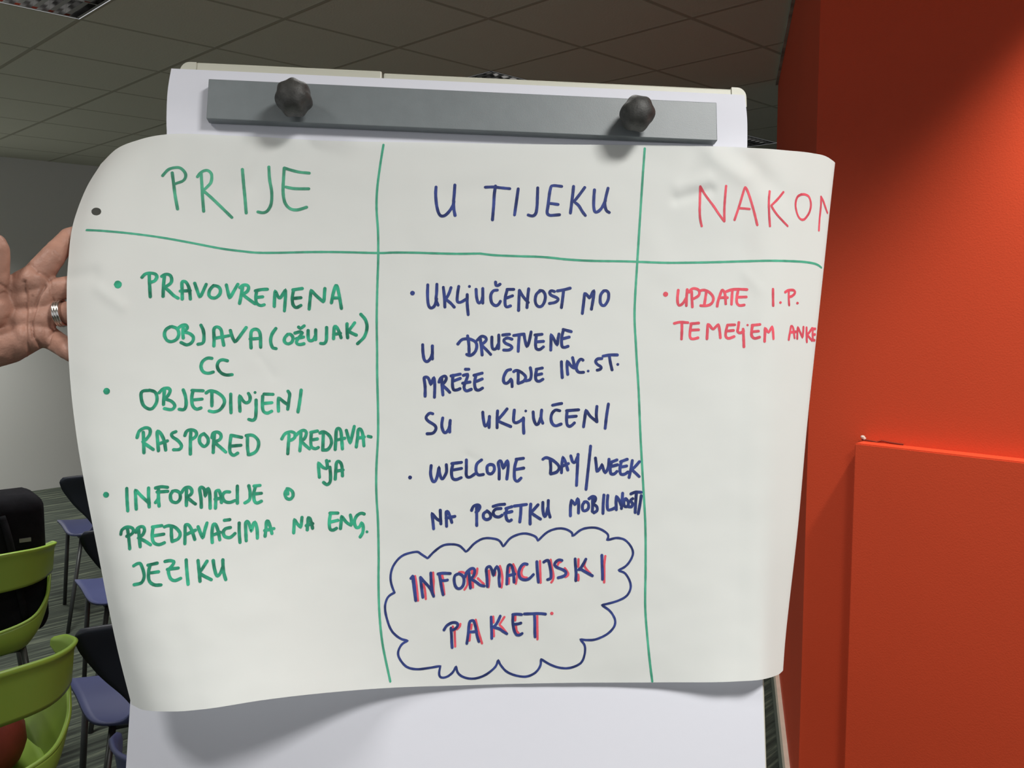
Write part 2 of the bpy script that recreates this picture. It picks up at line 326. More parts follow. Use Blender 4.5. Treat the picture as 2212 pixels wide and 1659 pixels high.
 'cloud_text_blue': [(810,1180,7.373,6.2,'''572,510 600,475; 600,475 615,600 635,760 648,862; 610,480 625,600 642,760 652,862; 725,495 735,600 750,720 762,810; 725,495 800,580 880,670 935,795; 890,425 895,560 905,660 915,750; 1005,440 1080,428 1200,432; 1025,445 1045,560 1065,680 1085,770; 1050,545 1110,545 1160,535;
1320,440 1270,470 1262,560 1290,650 1345,675 1400,630 1420,540 1400,470 1340,435; 1440,480 1460,410 1520,360 1570,350 1590,390 1570,470 1520,520 | 1600,560 1680,620 1740,632; 1495,400 1505,520 1520,665; 1790,640 1785,510 1772,370 1800,325 1840,320 | 1870,400 1890,485 | 1910,370 1950,305 | 1980,420 1975,540 1988,635'''),
 (1100,1180,7.373,6.2,'''-38,600 -33,480 -23,330 5,290 40,310 65,400 78,570; -30,470 95,440; 285,285 230,280 180,330 150,430 180,510 250,535 320,515 385,450; 440,245 445,350 455,470 465,570; 550,250 590,225 630,220 | 645,300 665,420 660,510 610,530; 840,225 790,215 740,250 720,300 770,340 850,370 905,410 890,460 840,485 780,500;
1050,200 1055,300 1065,420 1060,545; 1220,205 1180,280 1135,350 1085,380 | 1140,365 1200,400 1325,468; 1475,145 1478,280 1485,420 1485,525'''),
 (930,1290,7.373,6.0,'''215,520 260,450 340,405 410,405 440,440 410,490 360,520; 325,490 335,600 338,720 345,800; 578,735 600,590 620,400 660,370 690,370 | 720,480 740,610 770,705; 610,555 735,545; 965,315 970,450 975,570 975,655; 1110,300 1065,400 1010,470 965,470 | 1090,500 1150,540 1215,580;
1310,275 1380,268 1450,275; 1315,275 1310,400 1330,520 1370,600 1420,600 1460,575; 1335,430 1390,425 1440,410; 1495,265 1600,262 1740,258 1835,268; 1655,290 1662,400 1660,520 1665,630''')],
 'cloud_text_red': [(810,1180,7.373,4.9,'''640,475 660,600 675,740 685,865; 770,600 795,690 810,840; 925,420 935,560 930,680 940,790; 1070,460 1085,520; 1080,590 1095,690 1105,770; 1340,415 1400,410 1450,450 1475,530 1470,620 1425,690; 1545,385 1545,430; 1555,560 1562,655; 1630,355 1620,440 1580,505; 1640,510 1690,560 1735,600; 1815,385 1822,500 1808,655; 1918,410 1912,460; 1990,315 2020,420 2030,540 2015,655; 2145,345 2135,420; 2135,510 2130,595'''),
 (1100,1180,7.373,4.9,'''65,285 100,370 125,470 105,595; 240,310 205,360 195,440 220,490 280,500; 490,235 495,400 500,580; 660,215 680,330 705,470 695,540 670,575; 820,250 785,260 775,295; 885,350 930,410 940,460 890,490; 1103,205 1100,325; 1098,450 1105,500 1100,540; 1215,240 1190,310 | 1240,380 1295,435; 1530,155 1515,280 1515,440 1512,575'''),
 (930,1290,7.373,4.9,'''355,465 360,490; 385,535 388,650 393,785; 475,425 465,470 420,510; 655,435 645,510; 630,595 620,690; 720,360 750,490 780,600 820,735; 998,310 1005,400; 1005,500 1010,620; 1175,315 1120,400 1095,440 | 1140,480 1190,540 1215,575; 1352,310 1350,370; 1362,460 1372,540 1405,575; 1700,300 1700,420 1703,550 1703,670; o 1932 258 21''')],
 'cloud_outline': (810,1120,3.687,5.0,'''155,590 130,520 125,450 150,370 220,295 330,265 370,285 420,318 | 470,265 540,215 610,205 670,215 705,245 728,270 | 790,200 860,160 930,158 990,175 1022,225 | 1080,155 1160,122 1220,122 1280,145 1298,178 | 1370,110 1450,80 1520,85 1570,115 1570,148 | 1640,90 1720,72 1790,82 1850,120 1858,150 1842,178 | 1920,155 1990,170 2040,225 2055,280 2030,340 1990,385 1932,415 | 1990,435 2030,500 2035,560 2000,620 1920,660 1805,690 | 1870,735 1910,800 1905,860 1850,920 1760,962 1690,968 1632,962 | 1670,1010 1670,1080 1640,1150 1560,1188 1480,1190 1400,1165 1320,1118 | 1318,1170 1280,1225 1210,1258 1130,1252 1050,1220 1000,1165 980,1122 | 960,1180 880,1245 790,1275 710,1265 660,1230 645,1172 | 620,1225 570,1262 525,1265 510,1235 520,1180 527,1172 | 430,1190 330,1200 250,1180 195,1115 185,1060 215,1000 265,972 | 200,955 130,890 90,780 80,700 95,640 120,610 155,590'''),
 'row_line': (0,0,1,5.0,'''187,497 225,499 288,505 351,513.5 415,525 478,537 525,543 557,546 605,546 668,544.6 731,544.6 817,546.6 851,545.6 899,546 938,547.2 990,548.3 1037,547.7; 1037,547.7 1069,551.4 1121.5,553.5 1174,555.3 1226.4,560.6 1279,563.5 1344,564.5 1379,565.6 1437,567.7 1495,567.4 1552,566.2 1610,564.5 1668,563.3 1726,565 1755,568.5 1767,572.6 1774,578'''),
 'column_line': (0,0,1,5.0,'''828.4,313 821.5,356 815,406.6 813.5,451 816.7,501.5 817,560 815.2,617 813.8,688 814.6,759 814.8,810 816.6,885 816.6,942 813,1013.6 813.2,1070 816.4,1124 818,1201 817.6,1255.6 819.5,1323 826.3,1391 843,1472;
1392.8,320.8 1388,386.8 1383.3,459 1378.4,537 1376.6,566 1371.7,647 1370.8,690.6 1373,734 1375.5,780 1379.3,840 1383.7,945 1389.5,1050 1394,1135 1394.5,1228 1393.7,1310 1398.5,1377.7 1404,1432 1409,1472'''),
}

# ------------------------------------------------------------------ materials
M_CEIL = mat('ceiling_tile_paint', (0.60, 0.60, 0.55, 1), 0.9, vary=0.03, vscale=3, bump=0.3, bscale=400)
M_WALL = mat('pale_grey_wall_paint', (0.62, 0.63, 0.60, 1), 0.8, bump=0.15, bscale=300)
M_RED = mat('orange_red_wall_paint', (0.62, 0.066, 0.022, 1), 0.55, vary=0.03, vscale=2, bump=0.2, bscale=260, spec=0.3)
M_CREAM = mat('cream_skirting', (0.85, 0.75, 0.62, 1), 0.5, vary=0.05)
M_EDGE = mat('carpet_edge_strip', (0.06, 0.075, 0.06, 1), 0.7)
M_TRIM = mat('grey_edge_trim', (0.30, 0.29, 0.25, 1), 0.6, vary=0.4, vscale=9)
M_PAD = mat('bluish_white_paper', (0.755, 0.765, 0.835, 1), 0.8, bump=0.08, bscale=60, spec=0.2)
M_FRAME = mat('cream_plastic_frame', (0.56, 0.56, 0.47, 1), 0.45)
M_BOARD = mat('white_enamel_board', (0.8, 0.8, 0.8, 1), 0.3)
M_BAR = mat('grey_painted_metal', (0.185, 0.21, 0.22, 1), 0.42, vary=0.04, vscale=60, bump=0.05, bscale=900)
M_KNOB = mat('black_plastic_knob', (0.040, 0.040, 0.037, 1), 0.55, vary=0.35, vscale=120, bump=0.2, bscale=500)
M_STEEL = mat('grey_steel_tube', (0.10, 0.11, 0.10, 1), 0.4, metal=0.6, vary=0.1)
M_LEGDARK = mat('dark_chair_steel', (0.05, 0.055, 0.055, 1), 0.4, metal=0.4, vary=0.1)
M_LIME = mat('lime_green_plastic', (0.23, 0.37, 0.045, 1), 0.42, vary=0.04, vscale=5)
M_BLUE = mat('dark_blue_plastic', (0.048, 0.057, 0.140, 1), 0.45, vary=0.06, vscale=5)
M_BLUE_SHADED = mat('shaded_blue_plastic', (0.016, 0.020, 0.032, 1), 0.45, vary=0.06, vscale=5)  # the blue plastic again, darkened to paint in shade on the chair backs
M_BLACK = mat('black_fabric', (0.007, 0.007, 0.009, 1), 0.95, spec=0.12, vary=0.25, vscale=30, bump=0.4, bscale=500)
M_REDBAG = mat('dark_red_fabric', (0.17, 0.022, 0.014, 1), 0.8, vary=0.2, vscale=20, bump=0.3)
M_SKIN = mat('skin', (0.42, 0.225, 0.165, 1), 0.48, vary=0.16, vscale=38, bump=0.22, bscale=420, spec=0.35)
M_NAIL = mat('finger_nail', (0.60, 0.36, 0.30, 1), 0.3)
M_RING = mat('silver_ring', (0.75, 0.73, 0.70, 1), 0.18, metal=1.0)
M_SLEEVE = mat('charcoal_sleeve', (0.04, 0.04, 0.045, 1), 0.9, vary=0.2, vscale=60, bump=0.4, bscale=600)
M_MIRROR = mat('mirror_louvre', (0.36, 0.36, 0.36, 1), 0.12, metal=1.0)
M_GREEN_INK = mat('green_marker_ink', (0.028, 0.29, 0.17, 1), 0.6, vary=0.55, vscale=75, spec=0.2)
M_LINE_INK = mat('light_green_marker_ink', (0.070, 0.36, 0.23, 1), 0.6, vary=0.25, vscale=60, spec=0.2)
M_HEAD_INK = mat('pale_green_marker_ink', (0.072, 0.33, 0.205, 1), 0.6, vary=0.4, vscale=55, spec=0.2)
M_BLUE_INK = mat('blue_marker_ink', (0.030, 0.048, 0.19, 1), 0.6, vary=0.45, vscale=75, spec=0.2)
M_RED_INK = mat('pink_red_marker_ink', (0.70, 0.090, 0.125, 1), 0.6, vary=0.2, vscale=75, spec=0.2)
M_CHIP = mat('bare_plaster', (0.75, 0.66, 0.58, 1), 0.8, vary=0.1)

def paper_sheet_material():
    m = mat('warm_white_paper', (0.815, 0.835, 0.805, 1), 0.75, bump=0.22, bscale=20, spec=0.2, translucent=0.2)
    return m
M_SHEET = paper_sheet_material()

def carpet_material():
    m = bpy.data.materials.new('streaked_carpet')
    m.use_nodes = True
    N, L = m.node_tree.nodes, m.node_tree.links
    b = N['Principled BSDF']
    b.inputs['Roughness'].default_value = 0.95
    b.inputs['Specular IOR Level'].default_value = 0.1
    tc = N.new('ShaderNodeTexCoord')
    mp = N.new('ShaderNodeMapping')
    L.new(tc.outputs['UV'], mp.inputs['Vector'])
    mp.inputs['Scale'].default_value = (1.1, 26.0, 1)
    n = N.new('ShaderNodeTexNoise')
    n.inputs['Scale'].default_value = 1.6
    n.inputs['Detail'].default_value = 5
    n.inputs['Roughness'].default_value = 0.7
    L.new(mp.outputs[0], n.inputs['Vector'])
    r = N.new('ShaderNodeValToRGB')
    e = r.color_ramp.elements
    e[0].position, e[0].color = 0.36, (0.026, 0.030, 0.026, 1)
    e[1].position, e[1].color = 0.74, (0.22, 0.245, 0.17, 1)
    k = e.new(0.54)
    k.color = (0.062, 0.074, 0.060, 1)
    L.new(n.outputs['Fac'], r.inputs[0])
    L.new(r.outputs[0], b.inputs['Base Color'])
    bp = N.new('ShaderNodeBump')
    bp.inputs['Strength'].default_value = 0.3
    L.new(n.outputs['Fac'], bp.inputs['Height'])
    L.new(bp.outputs[0], b.inputs['Normal'])
    return m
M_CARPET = carpet_material()

def ceiling_material():
    m = bpy.data.materials.new('ceiling_tiles')
    m.use_nodes = True
    N, L = m.node_tree.nodes, m.node_tree.links
    b = N['Principled BSDF']
    b.inputs['Roughness'].default_value = 0.9
    b.inputs['Specular IOR Level'].default_value = 0.1
    tc = N.new('ShaderNodeTexCoord')
    sep = N.new('ShaderNodeSeparateXYZ')
    L.new(tc.outputs['UV'], sep.inputs[0])
    def edge(o):
        f = N.new('ShaderNodeMath'); f.operation = 'FRACT'; L.new(o, f.inputs[0])
        s = N.new('ShaderNodeMath'); s.operation = 'SUBTRACT'; L.new(f.outputs[0], s.inputs[0]); s.inputs[1].default_value = 0.5
        a = N.new('ShaderNodeMath'); a.operation = 'ABSOLUTE'; L.new(s.outputs[0], a.inputs[0])
        return a.outputs[0]
    mx = N.new('ShaderNodeMath'); mx.operation = 'MAXIMUM'
    L.new(edge(sep.outputs[0]), mx.inputs[0])
    L.new(edge(sep.outputs[1]), mx.inputs[1])
    mr = N.new('ShaderNodeMapRange')
    mr.inputs[1].default_value, mr.inputs[2].default_value = 0.478, 0.488
    L.new(mx.outputs[0], mr.inputs[0])
    mix = N.new('ShaderNodeMix'); mix.data_type = 'RGBA'
    L.new(mr.outputs[0], mix.inputs[0])
    mix.inputs[6].default_value = (0.62, 0.62, 0.53, 1)
    mix.inputs[7].default_value = (0.40, 0.39, 0.32, 1)
    n = N.new('ShaderNodeTexNoise'); n.inputs['Scale'].default_value = 60
    L.new(tc.outputs['UV'], n.inputs['Vector'])
    L.new(mix.outputs[2], b.inputs['Base Color'])
    ad = N.new('ShaderNodeMath'); ad.operation = 'MULTIPLY_ADD'
    L.new(mr.outputs[0], ad.inputs[0]); ad.inputs[1].default_value = -4.0; L.new(n.outputs['Fac'], ad.inputs[2])
    bp = N.new('ShaderNodeBump'); bp.inputs['Strength'].default_value = 0.25; bp.inputs['Distance'].default_value = 0.003
    L.new(ad.outputs[0], bp.inputs['Height']); L.new(bp.outputs[0], b.inputs['Normal'])
    return m
M_TILES = ceiling_material()

# ------------------------------------------------------------------ the room
def uv_quads(name, quads, material, uvs):
    bm = bmesh.new()
    uvl = bm.loops.layers.uv.new('UVMap')
    for q, uq in zip(quads, uvs):
        f = bm.faces.new([bm.verts.new(p) for p in q])
        for l, uv in zip(f.loops, uq):
            l[uvl].uv = uv
    bmesh.ops.remove_doubles(bm, verts=bm.verts[:], dist=1e-4)
    return mesh_obj(name, bm, material)

LUM = [(-2, 0), (2, 0), (6, 0)]              # recessed mirror-louvre lights in the tile grid
U0, U1, V0, V1 = -12, 22, -12, 14
quads, uvs = [], []
for u in range(U0, U1):
    for v in range(V0, V1):
        if (u, v) in LUM: continue
        quads.append([tile(u, v), tile(u, v + 1), tile(u + 1, v + 1), tile(u + 1, v)])
        uvs.append([(u, v), (u, v + 1), (u + 1, v + 1), (u + 1, v)])
tag(uv_quads('ceiling', quads, M_TILES, uvs), kind='structure')
fl = [tile(U0, V0, 0), tile(U1, V0, 0), tile(U1, V1, 0), tile(U0, V1, 0)]
tag(uv_quads('floor', [fl], M_CARPET, [[(U0 * .6, V0 * .6), (U1 * .6, V0 * .6), (U1 * .6, V1 * .6), (U0 * .6, V1 * .6)]]), kind='structure')

def prism(name, poly, z0, z1, material, kind='structure', bevel=0.0):
    bm = bmesh.new()
    a = [bm.verts.new((p.x, p.y, z0)) for p in poly]
    b = [bm.verts.new((p.x, p.y, z1)) for p in poly]
    n = len(poly)
    bm.faces.new(a[::-1]); bm.faces.new(b)
    for i in range(n):
        bm.faces.new((a[i], a[(i + 1) % n], b[(i + 1) % n], b[i]))
    if bevel:
        bmesh.ops.bevel(bm, geom=bm.edges[:], offset=bevel, segments=2, affect='EDGES')
    return tag(mesh_obj(name, bm, material), kind=kind)

WL = hit(110, 1055, Vector((0, 0, 0)), Vector((0, 0, 1)))
prism('wall_left', [WL - UD * 6, WL + UD * 11.5, WL + UD * 11.5 - VD * .12, WL - UD * 6 - VD * .12], 0, CEIL, M_WALL)
NB = WL + UD * 11.4
prism('wall_back', [NB, NB + VD * 9, NB + VD * 9 + UD * .1, NB + UD * .1], 0, CEIL, M_WALL)

# the red wall: one face towards us, a darker flank running away
HD = math.atan2(1586 - CX, F)
DD = Vector((math.sin(HD), math.cos(HD), 0)); DN = Vector((math.cos(HD), -math.sin(HD), 0))
LAT = 0.205
def flank(px):
    return DD * (LAT / math.tan(math.atan2(px - CX, F) - HD)) + DN * LAT
C0, C1 = flank(1752), flank(1668)
prism('wall_right', [C0, C0 + VD * 3.2, C0 + VD * 3.2 + UD * 1.2, C1 + VD * 1.5, C1], 0, CEIL, M_RED)
# boxed-in lower panel on the face
PT = 0.05
pn = -UD
p0 = C0 + pn * PT
PL = hit(1846, 957, p0, pn)
q0 = PL + UD * PT
ztop = PL.z
pan = prism('trim_1', [Vector((PL.x, PL.y, 0)), Vector((q0.x, q0.y, 0)) + UD * .004, Vector((q0.x, q0.y, 0)) + UD * .004 + VD * 2.4, Vector((PL.x, PL.y, 0)) + VD * 2.4], 0, ztop, M_RED, bevel=0.003)
# chipped paint at the panel's top corner
bm = bmesh.new()
for (px, py, s) in ((1865, 944, 1.0), (1868, 947, .8)):
    c = hit(px, py, C0, UD) - UD * 0.002
    ring = [bm.verts.new(c + VD * (0.006 * s * math.cos(a) * (1 + .4 * math.sin(3 * a))) + Vector((0, 0, 0.005 * s * math.sin(a))) - UD * 0.001) for a in [k * math.pi / 4 for k in range(8)]]
    cc = bm.verts.new(c - UD * 0.003)
    for k in range(8): bm.faces.new((ring[k], ring[(k + 1) % 8], cc))
chip = mesh_obj('paint_chip', bm, M_CHIP, bpy.data.objects['wall_right'])
tag(chip, 'white chip of bare plaster')
# crack along the joint
bm = bmesh.new()
pts = [hit(px, py, C0, UD) - UD * 0.0015 for px, py in ((1862, 949), (1880, 952), (1895, 955), (1905, 952), (1930, 957), (1952, 960))]
add_tube(bm, pts, 0.0014, 5)
tag(mesh_obj('paint_crack', bm, mat('dark_crack', (0.16, 0.02, 0.01, 1), 0.8), bpy.data.objects['wall_right']), 'dark crack in the paint')

def strip(name, lat0, lat1, z0, z1, material):
    a = DD * 1.6 + DN * lat0; b = DD * (C1.dot(DD)) + DN * lat0
    c = DD * (C1.dot(DD)) + DN * lat1; d = DD * 1.6 + DN * lat1
    a = C0.dot(DD) * DD + DN * lat0; d = C0.dot(DD) * DD + DN * lat1
    return prism(name, [a, d, c, b], z0, z1, material)
strip('baseboard_right', LAT - 0.016, LAT - 0.0005, 0.002, 0.075, M_CREAM)
strip('trim_2', LAT - 0.027, LAT - 0.016, 0.001, 0.012, M_EDGE)
strip('trim_3', LAT - 0.014, LAT - 0.0005, CEIL - 0.016, CEIL - 0.001, M_TRIM)

# recessed lights
M_TUBE = bpy.data.materials.new('lamp_tube_glow')
M_TUBE.use_nodes = True
_b = M_TUBE.node_tree.nodes['Principled BSDF']
_b.inputs['Emission Color'].default_value = (1, 0.97, 0.92, 1)
_b.inputs['Emission Strength'].default_value = 0.5
def luminaire(u, v, label):
    root = empty('recessed_ceiling_light', tile(u + .5, v + .5), YAW)
    tag(root, label, 'ceiling light', 'recessed louvre lights in the tiled ceiling')
    bm = bmesh.new()
    h = TILE / 2 - 0.004
    for lo, hi in (((-h, -h, 0.11), (h, h, 0.115)), ((-h, -h, 0), (-h + .012, h, .11)), ((h - .012, -h, 0), (h, h, .11)), ((-h, -h, 0), (h, -h + .012, .11)), ((-h, h - .012, 0), (h, h, .11))):
        add_box(bm, lo, hi)
    mesh_obj('housing', bm, M_MIRROR, root)
    for k in (-.14, 0, .14):
        bm = bmesh.new(); add_tube(bm, [(-.26, k, .085), (.26, k, .085)], .013, 10)
        mesh_obj('lamp_tube', bm, M_TUBE, root)
    for k in range(-4, 5):
        bm = bmesh.new()
        x = k * 0.062
        g = [(x - .010, .004), (x - .0035, .030), (x - .002, .055), (x + .002, .055), (x + .0035, .030), (x + .010, .004)]
        a = [bm.verts.new((px, -h + .013, pz)) for px, pz in g]; b = [bm.verts.new((px, h - .013, pz)) for px, pz in g]
        bm.faces.new(a); bm.faces.new(b[::-1])
        for i in range(6): bm.faces.new((a[i], b[i], b[(i + 1) % 6], a[(i + 1) % 6]))
        mesh_obj('louvre_blade', bm, M_MIRROR, root, smooth=False)
    for k in (-.07, .07):
        bm = bmesh.new(); add_box(bm, (-h + .013, k - .004, .002), (h - .013, k + .004, .05))
        mesh_obj('louvre_spine', bm, M_MIRROR, root)
luminaire(-2, 0, 'mirror louvre ceiling light cut by the top left corner of the photo')
luminaire(2, 0, 'mirror louvre ceiling light peeping over the middle of the whiteboard top')
luminaire(6, 0, 'mirror louvre ceiling light between the paper and the dark red wall flank')

# ------------------------------------------------------------------ flipchart frame of reference
PADW = 0.62
ey = (rgt * (1206 - CX) / F + upv * (CY + 12742) / F + fwd).normalized()
r1, r2 = ray(370, 148), ray(1608, 205)
ratio = r1.dot(ey) / r2.dot(ey)
ex = (r2 * ratio - r1)
d1 = PADW / ex.length
ex = ex.normalized()
en = ex.cross(ey).normalized()
if en.dot(fwd) > 0: en = -en
ORG = EYE + r1 * d1                           # top left corner of the pad's front sheet
FM = Matrix((ex, ey, en)).transposed().to_4x4()
FM.translation = ORG
FI = FM.inverted()
def on_board(px, py, n=0.0):
    return hit(px, py, ORG + en * n, en)
def loc(px, py, n=0.0):
    return FI @ on_board(px, py, n)

# easel: board, frame rails, clamp bar, knobs, legs
base = Vector((ORG.x + 0.31 * ex.x, ORG.y + 0.31, 0))
easel = empty('flipchart_easel', base)
tag(easel, 'flipchart easel with grey clamp bar and two black knobs, holding the paper pad', 'easel')
def child(name, bm, material, parent=easel, smooth=False):
    """parts built in board coordinates; root of the easel sits on the floor"""
    bm.transform(FM)
    o = mesh_obj(name, bm, material, parent, smooth)
    o.matrix_parent_inverse = Matrix.Translation(-base)
    return o
TLb, TRb = loc(394, 141, -0.012), loc(1607, 197, -0.012)
bx0, bx1, btop = TLb.x, TRb.x, max(TLb.y, TRb.y)
BH = 1.0
bm = bmesh.new(); add_box(bm, (bx0 + .012, btop - BH, -.020), (bx1 - .012, btop - .012, -.0085)); child('board_panel', bm, M_BOARD)
bxm = loc(828, 166, -0.012).x
def rail(x0, x1, y0, y1, n0=-.028, n1=-.006):
    bm = bmesh.new(); add_box(bm, (x0, y0, n0), (x1, y1, n1), bevel=.0018); return bm
child('top_rail', rail(bx0 + .016, bxm - .0012, btop - .018, btop + .0012), M_FRAME)
child('top_rail', rail(bxm + .0006, bx1 - .016, btop - .018, btop - .001), M_FRAME)
child('side_rail', rail(bx0, bx0 + .014, btop - BH, btop - .016), M_FRAME)
child('side_rail', rail(bx1 - .014, bx1, btop - BH, btop - .016), M_FRAME)
child('bottom_rail', rail(bx0 + .014, bx1 - .014, btop - BH, btop - BH + .018), M_FRAME)
for s, xc in ((1, bx0), (-1, bx1)):
    bm = bmesh.new()
    prof = [(0, -.022), (0, -.010)] + [(.010 - .010 * math.cos(a), -.010 + .0105 * math.sin(a)) for a in [k * math.pi / 12 for k in range(1, 7)]] + [(.0165, .0005), (.0165, -.022)]
    a = [bm.verts.new((xc + s * px, btop + py, -.029)) for px, py in prof]
    b = [bm.verts.new((xc + s * px, btop + py, -.005)) for px, py in prof]
    bm.faces.new(a); bm.faces.new(b[::-1])
    for i in range(len(prof)): bm.faces.new((a[i], a[(i + 1) % len(prof)], b[(i + 1) % len(prof)], b[i]))
    child('corner_cap', bm, M_FRAME)
# clamp bar
NB0, NB1 = 0.0015, 0.0135
c = [loc(450, 169.5, NB1), loc(1548, 222, NB1), loc(1550, 303, NB1), loc(446, 256.5, NB1)]
x0, x1 = (c[0].x + c[3].x) / 2, (c[1].x + c[2].x) / 2
ay, by = (c[0].y + c[1].y) / 2, (c[2].y + c[3].y) / 2
rot = math.atan2((c[1].y - c[0].y + c[2].y - c[3].y) / 2, x1 - x0)
MB = Matrix.Translation(((x0 + x1) / 2, (ay + by) / 2, 0)) @ Matrix.Rotation(rot, 4, 'Z')
hw, hh = (x1 - x0) / 2, (ay - by) / 2
bm = bmesh.new(); add_box(bm, (-hw, -hh, NB0), (hw, hh, NB1), MB, bevel=.0007)
child('clamp_bar', bm, M_BAR)
def knob(px, py, rad, lobes, phase):
    top, n0 = 0.043, NB1
    ctr = loc(px, py, 0.042)
    bm = bmesh.new()
    prof = [(0.42, .003), (.46, .010), (.78, .011), (.97, .0145), (1.0, .018), (1.0, .023), (.985, .0260), (.93, .0295), (.80, .0330), (.58, .0356), (.30, .0371), (0.0, .0376)]
    rings = []
    S = 84
    for (rr, z) in prof[:-1]:
        ring = []
        lob = 0.050 * min(1, max(0, (rr - .4) / .5))
        for k in range(S):
            a = 2 * math.pi * k / S
            r = rad * rr * (1 + lob * math.cos(lobes * a + phase) - lob * .6)
            ring.append(bm.verts.new((ctr.x + r * math.cos(a), ctr.y + r * math.sin(a), n0 + z * 1.12)))
        rings.append(ring)
    for i in range(len(rings) - 1):
        for k in range(S):
            bm.faces.new((rings[i][k], rings[i][(k + 1) % S], rings[i + 1][(k + 1) % S], rings[i + 1][k]))
    tip = bm.verts.new((ctr.x, ctr.y, n0 + prof[-1][1] * 1.12))
    for k in range(S): bm.faces.new((rings[-1][k], rings[-1][(k + 1) % S], tip))
    bm.faces.new(rings[0][::-1])
    o = child('clamp_knob', bm, M_KNOB, smooth=True)
    bm = bmesh.new(); add_tube(bm, [(ctr.x, ctr.y, -.004), (ctr.x, ctr.y, n0 + .0035)], .005, 16)
    bm.transform(FM)
    s = mesh_obj('stud', bm, M_STEEL, o, True)
    s.matrix_parent_inverse = Matrix.Translation(-base)
knob(633, 207, 0.0186, 7, 1.3)
knob(1379, 241, 0.0180, 6, 0.7)
# easel legs reach the floor under and behind the board
bl, brr = FM @ Vector((.06, btop - BH, -.035)), FM @ Vector((PADW - .06, btop - BH, -.035))
tl, tr = FM @ Vector((.14, btop - .1, -.036)), FM @ Vector((PADW - .14, btop - .1, -.036))
for a, b in ((tl, bl), (tr, brr)):
    d = (b - a); foot = a + d * ((a.z - .012) / -d.z)
    bm = bmesh.new(); add_tube(bm, [a, foot], .011, 12)
    o = mesh_obj('leg', bm, M_STEEL, easel, True); o.matrix_parent_inverse = Matrix.Translation(-base)
    bm = bmesh.new(); add_tube(bm, [foot + Vector((0, 0, .02)), foot - Vector((0, 0, .012))], .014, 12)
    p = mesh_obj('rubber_foot', bm, M_KNOB, o, True); p.matrix_parent_inverse = Matrix.Translation(-base)
mid = (tl + tr) / 2
foot = Vector((mid.x - .02, mid.y + .50, .012))
bm = bmesh.new(); add_tube(bm, [mid - Vector((0, -.015, .05)), foot], .011, 12)
o = mesh_obj('leg', bm, M_STEEL, easel, True); o.matrix_parent_inverse = Matrix.Translation(-base)
bm = bmesh.new(); add_tube(bm, [foot + Vector((0, 0, .02)), foot - Vector((0, 0, .012))], .014, 12)
p = mesh_obj('rubber_foot', bm, M_KNOB, o, True); p.matrix_parent_inverse = Matrix.Translation(-base)

# ------------------------------------------------------------------ the paper pad in the clamp
PADH = 0.86
pad = empty('paper_pad', ORG)
tag(pad, 'blank bluish white flipchart pad clamped to the easel, behind the written sheet', 'paper pad')
def pad_n(x, y):
    """gentle waves of the top page; flat under the clamp"""
    e = max(abs(x - PADW / 2) / (PADW / 2) - 0.80, 0) / 0.2
    w = 0.0011 * e * math.sin(y * 95 + 2.2) * math.exp(-((y + .055) / .03) ** 2)
    w += 0.0010 * noise.noise(Vector((x * 9, y * 7, 3))) * min(1, max(0, (-y - .1) / .1))
    return w
def pad_edge(y):
    return 0.0035 * math.exp(-((y + .045) / .02) ** 2)
bm = bmesh.new()
add_grid(bm, lambda a, b: Vector((a * PADW - 0.0025 * math.sin(min(b * 12, 1) * math.pi) * (1 - 2 * a), -b * PADH, pad_n(a * PADW, -b * PADH))), 60, 160)
bm.transform(FM)
o = mesh_obj('top_page', bm, M_PAD, pad, True)
o.matrix_parent_inverse = Matrix.Translation(-ORG)
bm = bmesh.new(); add_box(bm, (.0015, -PADH + .001, -.0052), (PADW - .0015, -.001, -.0014)); bm.transform(FM)
o = mesh_obj('page_block', bm, M_PAD, pad); o.matrix_parent_inverse = Matrix.Translation(-ORG)

# ------------------------------------------------------------------ the written sheet, held sideways in front of the pad
SIL = 0.945
tu = [0, .03, .07, .12, .2, .35, .5, .65, .78, .875, .915, .932, .940, SIL, .962, .98, 1.0]
tx = [218, 250, 300, 362, 500, 705, 935, 1190, 1430, 1612, 1700, 1755, 1784, 1799, 1792, 1768, 1730]
ty = [354, 323, 302, 290, 293, 304, 308, 312, 314, 319, 325, 331, 337.5, 347, 356, 364, 371]
bx = [284, 310, 370, 440, 570, 800, 1010, 1230, 1430, 1590, 1650, 1673, 1684, 1690, 1684, 1664, 1632]
by_ = [1522, 1533.5, 1537, 1532, 1512, 1488.5, 1480, 1475, 1474, 1472, 1467, 1460.5, 1455.5, 1450, 1444, 1440, 1438]
lv = [0, .05, .10, .2, .36, .55, .75, .93, 1.0]
lx = [218, 187, 163, 147, 147, 165, 210, 259, 284]
ly = [354, 405, 466, 570, 745, 940, 1185, 1425, 1522]
rv = [0, .09, .2, .34, .5, .7, .95, 1.0]
rx = [1799, 1789, 1775, 1761, 1742, 1722, 1693, 1690]
ry = [347, 440, 578, 714, 900, 1130, 1405, 1450]
NU = [0, .05, .12, .22, .36, .5, .65, .78, .875, .915, SIL, .962, .98, 1.0]
NV = [0, .06, .2, .5, .8, 1.0]
